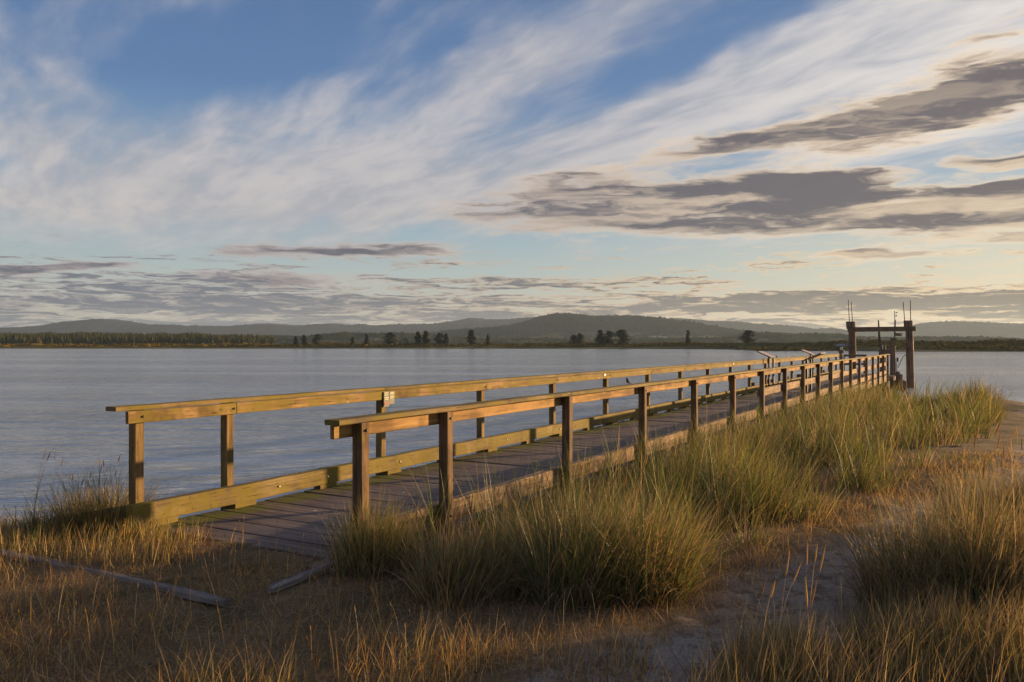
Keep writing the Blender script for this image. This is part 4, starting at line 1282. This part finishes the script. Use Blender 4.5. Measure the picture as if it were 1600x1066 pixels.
class Blades:
    def __init__(s): s.co = []; s.q = []; s.col = []; s.n = 0

    def add(s, P, azm, L, tilt, bend, w, cols, seg=5, tipc=None, pw=1.3, taper=0.75):
        """P (N,3) roots; azm lean azimuth; L lengths; tilt/bend radians; w widths; cols (N,3)"""
        N = len(P)
        t = np.linspace(0, 1, seg + 1)
        ang = tilt[:, None] + bend[:, None] * t[None, :] ** pw
        mid = (ang[:, :-1] + ang[:, 1:]) / 2
        ds = L[:, None] / seg
        hx = np.concatenate([np.zeros((N, 1)), np.cumsum(np.sin(mid) * ds, 1)], 1)
        hz = np.concatenate([np.zeros((N, 1)), np.cumsum(np.cos(mid) * ds, 1)], 1)
        x = P[:, 0:1] + hx * np.cos(azm)[:, None]; y = P[:, 1:2] + hx * np.sin(azm)[:, None]; z = P[:, 2:3] + hz
        fa = RNG.uniform(0, math.pi, N)
        ww = w[:, None] * (1 - 0.97 * t[None, :] ** (1 / taper)) * 0.5
        sx = np.cos(fa)[:, None] * ww; sy = np.sin(fa)[:, None] * ww
        A = np.stack([x - sx, y - sy, z], -1); B = np.stack([x + sx, y + sy, z], -1)
        V = np.stack([A, B], 2).reshape(N, (seg + 1) * 2, 3)
        k = np.arange(seg) * 2
        q = np.stack([k, k + 1, k + 3, k + 2], -1)
        Q = (np.arange(N) * (seg + 1) * 2)[:, None, None] + q[None] + s.n
        cc = np.repeat(cols[:, None, :], (seg + 1) * 2, 1)
        if tipc is not None:
            f = np.repeat(t ** 1.6, 2)[None, :, None] * 0.7
            cc = cc * (1 - f) + tipc[:, None, :] * f
        s.co.append(V.reshape(-1, 3).astype(np.float32)); s.q.append(Q.reshape(-1, 4).astype(np.int32)); s.col.append(cc.reshape(-1, 3).astype(np.float32))
        s.n += N * (seg + 1) * 2

    def spikes(s, P, azm, L, tilt, bend, head, hw, cols):
        """stalks with a fat seed head: thin stem + wider spindle blade crossing twice"""
        N = len(P)
        s.add(P, azm, L, tilt, bend, np.maximum(0.0045, 0.00085 * np.hypot(P[:, 0], P[:, 1])), cols, 5, taper=0.4)
        # root of the head = point near the stem tip
        t = 1.0
        seg = 5
        tt = np.linspace(0, 1, seg + 1)
        ang = tilt[:, None] + bend[:, None] * tt[None, :] ** 1.3
        mid = (ang[:, :-1] + ang[:, 1:]) / 2
        hx = (np.sin(mid) * L[:, None] / seg).sum(1) * 0.93; hz = (np.cos(mid) * L[:, None] / seg).sum(1) * 0.93
        T = P + np.stack([hx * np.cos(azm), hx * np.sin(azm), hz], -1)
        for rot in range(3):
            M = 4
            tl = tilt + bend
            tt = np.linspace(0, 1, M + 1)
            wv = np.array([0.5, 1.0, 0.95, 0.6, 0.08])
            x = T[:, 0:1] + np.sin(tl)[:, None] * np.cos(azm)[:, None] * head[:, None] * tt
            y = T[:, 1:2] + np.sin(tl)[:, None] * np.sin(azm)[:, None] * head[:, None] * tt
            z = T[:, 2:3] + np.cos(tl)[:, None] * head[:, None] * tt
            fa = rot * math.pi / 3 + 0.3
            sx = math.cos(fa) * hw[:, None] * wv / 2; sy = math.sin(fa) * hw[:, None] * wv / 2
            A = np.stack([x - sx, y - sy, z], -1); B = np.stack([x + sx, y + sy, z], -1)
            V = np.stack([A, B], 2).reshape(N, (M + 1) * 2, 3)
            k = np.arange(M) * 2
            q = np.stack([k, k + 1, k + 3, k + 2], -1)
            Q = (np.arange(N) * (M + 1) * 2)[:, None, None] + q[None] + s.n
            s.co.append(V.reshape(-1, 3).astype(np.float32)); s.q.append(Q.reshape(-1, 4).astype(np.int32))
            s.col.append(np.repeat(cols[:, None, :], (M + 1) * 2, 1).reshape(-1, 3).astype(np.float32))
            s.n += N * (M + 1) * 2

    def build(s, name, parent=None, loc=(0, 0, 0)):
        co = np.concatenate(s.co) - np.array(loc, np.float32); q = np.concatenate(s.q); col = np.concatenate(s.col)
        me = bpy.data.meshes.new(name)
        me.vertices.add(len(co)); me.vertices.foreach_set('co', co.ravel())
        me.loops.add(q.size); me.loops.foreach_set('vertex_index', q.ravel())
        me.polygons.add(len(q)); me.polygons.foreach_set('loop_start', np.arange(0, q.size, 4, dtype=np.int32))
        me.polygons.foreach_set('use_smooth', np.ones(len(q), bool))
        me.update(calc_edges=True)
        at_ = me.attributes.new('tint', 'FLOAT_COLOR', 'POINT')
        at_.data.foreach_set('color', np.concatenate([col, np.ones((len(col), 1), np.float32)], 1).ravel())
        me.materials.append(M_grass)
        o = bpy.data.objects.new(name, me); COL.objects.link(o); o.location = loc
        if parent: o.parent = parent
        return o


def pick(N, weights):
    names = list(weights); p = np.array([weights[k] for k in names], float); p /= p.sum()
    idx = RNG.choice(len(names), N, p=p)
    c = np.array([PAL[k] for k in names])[idx]
    return c * RNG.uniform(0.50, 1.55, (N, 1)) * RNG.uniform(0.94, 1.06, (N, 3))


def tuft(B, cx, cy, r, n, Lm, weights, spread=0.55, wmin=0.0045, lean=0.10, seg=5, bendm=0.7, tips=True, zoff=0.0):
    """one clump of long blades fanning out of a centre"""
    rr = r * np.sqrt(RNG.uniform(0, 1, n)) ; a = RNG.uniform(0, 2 * math.pi, n)
    x = cx + rr * np.cos(a); y = cy + rr * np.sin(a)
    z = ground_z(x, y, False) - 0.02 + zoff
    out = a + RNG.normal(0, 0.7, n)
    k = rr / r
    tilt = np.abs(RNG.normal(0.05, 0.10, n)) + spread * 0.55 * k * RNG.uniform(0.3, 1.0, n)
    bend = RNG.gamma(2.0, bendm * 0.42, n) * (0.5 + 0.7 * k)
    dr = RNG.uniform(0, 1, n) < 0.20                      # broken and drooping old blades
    bend = np.where(dr, RNG.uniform(1.3, 2.6, n), np.minimum(bend, 2.0))
    # the breeze leans everything a little to the right
    vx = np.cos(out) * (tilt + .2) + lean * 2; vy = np.sin(out) * (tilt + .2)
    out = np.arctan2(vy, vx)
    L = Lm * RNG.uniform(0.50, 1.12, n) * (1 - 0.18 * k)
    dist = math.hypot(cx, cy)
    w = np.maximum(wmin, 0.00065 * dist) * RNG.uniform(0.5, 1.7, n)
    c = pick(n, weights)
    c = np.where(dr[:, None], pick(n, {'tan': 3, 'rose': 2, 'straw': 1}), c) * RNG.uniform(.8, 1.25)
    tip = pick(n, {'straw': 2, 'tan': 2, 'olive': 2, 'lime': 1, 'green': 1}) if tips else None
    P_ = np.stack([x, y, z], -1)
    B.add(P_, out, L, tilt, bend, w, c, seg, tip)


W_MIX = {'green': 3.4, 'olive': 3, 'tan': 3.2, 'straw': 2.0, 'rose': 1.6, 'lime': 1.0, 'blue': .5}
W_GREEN = {'green': 4.5, 'olive': 2, 'lime': 3, 'tan': 1.8, 'straw': 1.0}
W_ROSE = {'rose': 3.4, 'tan': 3.2, 'olive': 3.0, 'straw': 2.2, 'green': 1.8, 'lime': .5}
W_DRY = {'tan': 2.4, 'straw': 2.6, 'rust': 3.0, 'gold': 3.4, 'olive': 1, 'rose': 1}

# tall dune grass between the pier and the path
MASS = [(-0.75, 6.15), (-0.35, 5.45), (0.35, 5.25), (1.20, 5.45), (1.55, 6.1), (2.1, 6.9), (3.5, 8.5), (5.0, 10.2), (7.4, 13.1), (10.9, 18.4),
        (15.0, 25.4), (15.3, 26.8), (14.4, 27.2), (13.6, 30.0), (12.9, 32.2), (11.9, 30.2), (8.9, 23.9), (5.0, 17.0), (2.1, 11.9), (0.35, 8.85), (-0.55, 7.2)]
mx = RNG.uniform(-1.2, 17.5, 60000); my = RNG.uniform(5, 34.5, 60000)
ok = inside(mx, my, MASS); mx, my = mx[ok], my[ok]
dd = np.hypot(mx, my)
dens = np.interp(dd, [5, 8, 12, 20, 30], [14.0, 9.0, 5.5, 3.4, 2.6])
area = 18.7 * 29.5; rate = 60000 / area
keep = RNG.uniform(0, 1, len(mx)) < dens / rate
mx, my, dd = mx[keep], my[keep], dd[keep]
B = Blades()
for x, y, d in zip(mx, my, dd):
    n1 = float(fbm(np.array([x * .45]), np.array([y * .45]), 41, 3)[0]); n2 = float(vnoise(np.array([x * .9]), np.array([y * .9]), 52)[0])
    wts = W_GREEN if n1 > 0.12 else (W_ROSE if n1 < -0.22 else W_MIX)
    edge = float(seg_dist(np.array([x]), np.array([y]), MASS)[0])
    if n2 < -0.55 and d < 16: continue
    Lm = 0.80 * (1 + 0.42 * n2) * min(1.0, 0.60 + edge * 0.5)
    if y > 14: Lm *= float(np.interp(x / y, [.40, .455, .495, .53, .555, .60], [1.28, 1.02, .48, .60, 1.18, 1.0]))
    if d < 7.5: Lm *= 0.88
    # keep the deck edge in sight near the start
    v_ = -x * math.cos(TH) + y * math.sin(TH)
    if v_ > 3.3 and d < 13: Lm *= 0.64
    nb = int(np.interp(d, [5, 9, 16, 30], [95, 80, 58, 46]))
    tuft(B, x, y, np.interp(d, [5, 30], [0.15, 0.32]), nb, Lm, wts, spread=0.75, wmin=.006, seg=5 if d < 14 else 4, bendm=0.62)
# taller green wands standing out
sel = RNG.choice(len(mx), 330, replace=False)
for i in sel:
    n = 5
    x = mx[i] + RNG.normal(0, .05, n); y = my[i] + RNG.normal(0, .05, n)
    P_ = np.stack([x, y, ground_z(x, y, False)], -1)
    B.add(P_, RNG.uniform(0, 6.28, n), RNG.uniform(.65, 1.0, n), RNG.uniform(.02, .25, n), RNG.uniform(.1, .9, n), np.maximum(.009, .0009 * dd[i]) * RNG.uniform(.7, 1.1, n), pick(n, {'lime': 3, 'green': 2, 'straw': 1}), 6)
tag(B.build('dune_grass'), kind='stuff')


# separate big clumps, each a thing
def clump(lab, cx, cy, r, n, Lm, wts, spikes=0, L_s=(0.8, 1.1), sub=6, spread=0.8, hd=(.09, .14), bendm=.6, wmin=.0055):
    Bc = Blades()
    m_ = max(1, sub)
    for k in range(m_):
        a = 2 * math.pi * k / m_ + RNG.uniform(-.4, .4); q = r * RNG.uniform(.15, .75)
        tuft(Bc, cx + q * math.cos(a), cy + q * math.sin(a), r * .55, n // m_, Lm * RNG.uniform(.85, 1.1), wts, spread=spread, wmin=wmin, bendm=bendm)
    z0 = float(ground_z(np.array([cx]), np.array([cy]), False)[0])
    root = empty('grass_clump', (cx, cy, z0)); tag(root, lab, 'grass clump')
    if spikes:
        a = RNG.uniform(0, 6.28, spikes); q = r * np.sqrt(RNG.uniform(0, 1, spikes)) * .8
        x = cx + q * np.cos(a); y = cy + q * np.sin(a)
        P_ = np.stack([x, y, ground_z(x, y, False)], -1)
        Bc.spikes(P_, RNG.normal(0.2, .9, spikes), RNG.uniform(*L_s, spikes), np.abs(RNG.normal(.05, .09, spikes)), RNG.uniform(0.02, .3, spikes),
                  RNG.uniform(*hd, spikes), RNG.uniform(.006, .010, spikes), pick(spikes, {'straw': 2, 'tan': 3, 'rust': 1}))
    o = Bc.build('leaves', None, (cx, cy, z0)); o.location = (0, 0, 0); o.parent = root


clump('big bushy rose brown and green grass clump right of the sandy path', 2.95, 5.05, 0.60, 4800, 0.84, W_ROSE, 30, (.86, 1.12), sub=9, wmin=.0066)
clump('tan grass clump at the right edge of the picture across the path', 4.95, 7.3, 0.80, 5200, 0.72, {**W_ROSE, 'green': 3}, 14, (.7, .95), sub=8)
clump('stiff green and straw clump around the foot of the first right post', -1.02, 5.98, 0.28, 1700, 0.62, {'green': 3, 'lime': 2, 'straw': 2, 'tan': 2}, 0, sub=4, spread=.6, bendm=.3)
clump('wispy shore grass clump around the foot of the first left post', -3.80, 7.62, 0.42, 2100, 0.74, {'olive': 3, 'gold': 2, 'tan': 2, 'green': 2}, 9, (.60, .85), sub=6, hd=(.06, .09))
clump('thin shore clump left of the first left post, nearest the water', -4.25, 7.75, 0.40, 800, 0.48, {'olive': 3, 'tan': 2, 'green': 2}, 7, (.48, .85), sub=4, hd=(.08, .12))
clump('small bright yellow green tuft below the left curb end', -3.22, 7.02, 0.20, 520, 0.26, {'lime': 3, 'gold': 3}, 0, sub=3)
clump('low green tuft on the water edge at far right', 16.55, 26.9, 0.45, 420, 0.46, {'green': 3, 'olive': 2, 'blue': 2}, 0, sub=4, spread=.6, bendm=.3, wmin=.012)
clump('pale straw clump at the bottom edge right of centre', 1.25, 3.85, 0.34, 1700, 0.42, {'straw': 3, 'tan': 3, 'olive': 1.5, 'rose': 1}, 9, (.45, .62), sub=6, bendm=.35)
clump('dry green and tan clump at the bottom right corner', 2.30, 3.95, 0.55, 3600, 0.46, {'tan': 3, 'rose': 2, 'olive': 2, 'green': 1.5, 'gold': 1}, 8, (.5, .7), sub=8, bendm=.45)

clump('large arching green and straw clump in the middle foreground between pier and path', 0.66, 5.66, 0.54, 4000, 0.82, {**W_MIX, 'green': 6, 'lime': 2.4}, 5, (.8, .95), sub=9, spread=0.85, bendm=.7, wmin=.0070)
clump('bushy brownish clump below the second right post of the pier', -0.22, 5.62, 0.44, 2600, 0.56, W_ROSE, 0, sub=6, wmin=.006)

# short dry grass everywhere else on land
B = Blades()
N = 300000
fx = RNG.uniform(-9.5, 7.5, N); fy = 3.0 + 9.0 * RNG.uniform(0, 1, N) ** 1.5
ins = inside(fx, fy, SHORE); sdv = seg_dist(fx, fy, SHORE)
pdv = seg_dist(fx, fy, PATH, False)
vis = np.abs(fx) < fy * 0.68 + 0.6
u_ = fx * math.sin(TH) + fy * math.cos(TH); v_ = -fx * math.cos(TH) + fy * math.sin(TH)
under = (u_ > 4.82) & (v_ > 3.7) & (v_ < 6.7)
patch = fbm(fx * 1.3, fy * 1.3, 61, 3)
wp = np.interp(fy, [3, 4, 5.2, 7, 12], [0.55, .5, .6, .45, .7])
tim = np.minimum(seg_dist(fx, fy + .10, [(-4.75, 6.9), (-1.80, 5.15)], False), seg_dist(fx, fy + .10, [(-1.60, 5.40), (-1.30, 6.1)], False)) < .17
onpath = np.clip(1.15 - pdv / wp, 0, 1) > RNG.uniform(0.0, 0.9, N)
inmass = inside(fx, fy, MASS)
ok = ins & (sdv > 0.25) & vis & ~under & ~(tim & (RNG.uniform(0, 1, N) < .85)) & ~onpath & ~(inmass & (RNG.uniform(0, 1, N) < .7)) & (RNG.uniform(-.75, .35, N) < patch)
fx, fy, patch, sdv = fx[ok], fy[ok], patch[ok], sdv[ok]
N = len(fx)
z = ground_z(fx, fy, False) - 0.01
shoreb = np.clip(1 - np.abs(sdv - 1.9) / 1.9, 0, 1) * (fx < -2)
L = (0.095 + 0.09 * np.maximum(patch, 0) + 0.09 * shoreb + 0.03 * (fy < 4.6)) * RNG.uniform(.5, 1.7, N)
tl = np.abs(RNG.normal(.3, .5, N)); bn = np.abs(RNG.normal(.4, 1.0, N))
gsel = (vnoise(fx * .8, fy * .8, 71) > 0.35)[:, None]
duv = np.hypot(np.clip(4.8 - (fx * math.sin(TH) + fy * math.cos(TH)), 0, 9), np.clip(4.0 - (-fx * math.cos(TH) + fy * math.sin(TH)), 0, 9) + np.clip((-fx * math.cos(TH) + fy * math.sin(TH)) - 6.6, 0, 9))
L = L * np.clip(0.35 + duv * 0.5, 0.35, 1.0)
cols = np.where(gsel & (RNG.uniform(0, 1, (N, 1)) < .6), pick(N, {'green': 2, 'olive': 3, 'lime': .8}), pick(N, W_DRY))
B.add(np.stack([fx, fy, z], -1), RNG.uniform(0, 6.28, N), L, tl, bn, np.maximum(.0032, .0006 * fy) * RNG.uniform(.7, 1.3, N), cols, 3)
# scattered taller seed stalks in the short grass
N = 2800
x = RNG.uniform(-6.5, 2.6, N); y = 3.1 + 6.5 * RNG.uniform(0, 1, N) ** 1.3
ok = inside(x, y, SHORE) & (seg_dist(x, y, PATH, False) > .55) & ~((x * math.sin(TH) + y * math.cos(TH) > 4.8) & (-x * math.cos(TH) + y * math.sin(TH) > 3.7)) & (vnoise(x * 1.1, y * 1.1, 83) > -.25)
x, y = x[ok], y[ok]; N = len(x)
B.spikes(np.stack([x, y, ground_z(x, y, False)], -1), RNG.uniform(0, 6.28, N), RNG.uniform(.10, .28, N), np.abs(RNG.normal(.08, .12, N)), RNG.uniform(0, .5, N),
         RNG.uniform(.02, .05, N), RNG.uniform(.003, .006, N), pick(N, {'gold': 3, 'straw': 2, 'rust': 2, 'tan': 2}))
# taller lit straw along the near edge
N = 2000
x = RNG.uniform(-1.6, 0.75, N); y = RNG.uniform(3.2, 4.5, N)
ok = (vnoise(x * 2.1, y * 2.1, 19) > -.2); x, y = x[ok], y[ok]; N = len(x)
B.add(np.stack([x, y, ground_z(x, y, False)], -1), RNG.normal(.2, 1.6, N), RNG.uniform(.08, .30, N), np.abs(RNG.normal(.2, .35, N)), RNG.uniform(0, 1.0, N),
      RNG.uniform(.003, .006, N), pick(N, {'gold': 3, 'rust': 2, 'straw': 3, 'olive': 1}), 4)
N = 3600
x = RNG.uniform(0.55, 2.9, N); y = RNG.uniform(3.15, 4.3, N)
ok = (vnoise(x * 2.6, y * 2.6, 29) > -.45) & (x > .55 + (y - 3.2) * .55); x, y = x[ok], y[ok]; N = len(x)
B.add(np.stack([x, y, ground_z(x, y, False)], -1), RNG.normal(.2, 1.4, N), RNG.uniform(.16, .46, N), np.abs(RNG.normal(.12, .2, N)), RNG.uniform(0, .9, N),
      RNG.uniform(.0035, .0065, N), pick(N, {'gold': 1.5, 'tan': 3, 'straw': 4, 'olive': 2, 'rose': 1}), 5)
# the golden shore band at left
N = 9000
x = RNG.uniform(-6.6, -2.5, N); y = RNG.uniform(6.0, 10.2, N)
ok = inside(x, y, SHORE) & (seg_dist(x, y, SHORE) > .3) & ~((x * math.sin(TH) + y * math.cos(TH) > 4.8) & (-x * math.cos(TH) + y * math.sin(TH) < 6.7))
x, y = x[ok], y[ok]; N = len(x)
B.add(np.stack([x, y, ground_z(x, y, False)], -1), RNG.normal(.2, 1.2, N), RNG.uniform(.10, .26, N), np.abs(RNG.normal(.05, .15, N)), RNG.uniform(0, .8, N),
      np.full(N, .0052), pick(N, {'gold': 3, 'olive': 2.5, 'tan': 1.5, 'green': 1}), 4)
tag(B.build('dry_grass'), kind='stuff')

# dead straw lying on the path and around the clumps
B = Blades()
N = 60000
x = RNG.uniform(-3.5, 6.5, N); y = 3.0 + 8 * RNG.uniform(0, 1, N) ** 1.4
pdv = seg_dist(x, y, PATH, False)
ok = inside(x, y, SHORE) & (RNG.uniform(0, 1, N) < np.clip(.5 + pdv * .7, 0, 1)) & (fbm(x * 2, y * 2, 91, 2) > -.35) & ~((x * math.sin(TH) + y * math.cos(TH) > 4.8) & (-x * math.cos(TH) + y * math.sin(TH) > 4.0))
x, y = x[ok], y[ok]; N = len(x)
B.add(np.stack([x, y, ground_z(x, y) + RNG.uniform(.002, .03, N)], -1), RNG.uniform(0, 6.28, N), RNG.uniform(.06, .24, N), RNG.uniform(1.25, 1.6, N), RNG.normal(0.05, .3, N),
      RNG.uniform(.003, .0055, N), pick(N, {'tan': 4, 'rose': 2, 'straw': 1.4, 'rust': 1.5}), 3)
tag(B.build('dead_straw'), kind='stuff')

# ------------------------------------------------------------------ haze
HAZE = True
if HAZE:
    bm = bmesh.new(); box(bm, -6500, 6500, -6500, 6500, -3.6, 175)
    m = bpy.data.materials.new('haze'); m.use_nodes = True
    t = NT(m.node_tree); t.n.clear()
    out = t.n.new('ShaderNodeOutputMaterial'); v = t.n.new('ShaderNodeVolumePrincipled')
    v.inputs['Color'].default_value = (0.62, 0.80, 1.0, 1)
    v.inputs['Density'].default_value = 0.00007
    v.inputs['Anisotropy'].default_value = 0.25
    t.l.new(v.outputs[0], out.inputs['Volume'])
    o = bm_obj('haze', bm, m); tag(o, kind='stuff')
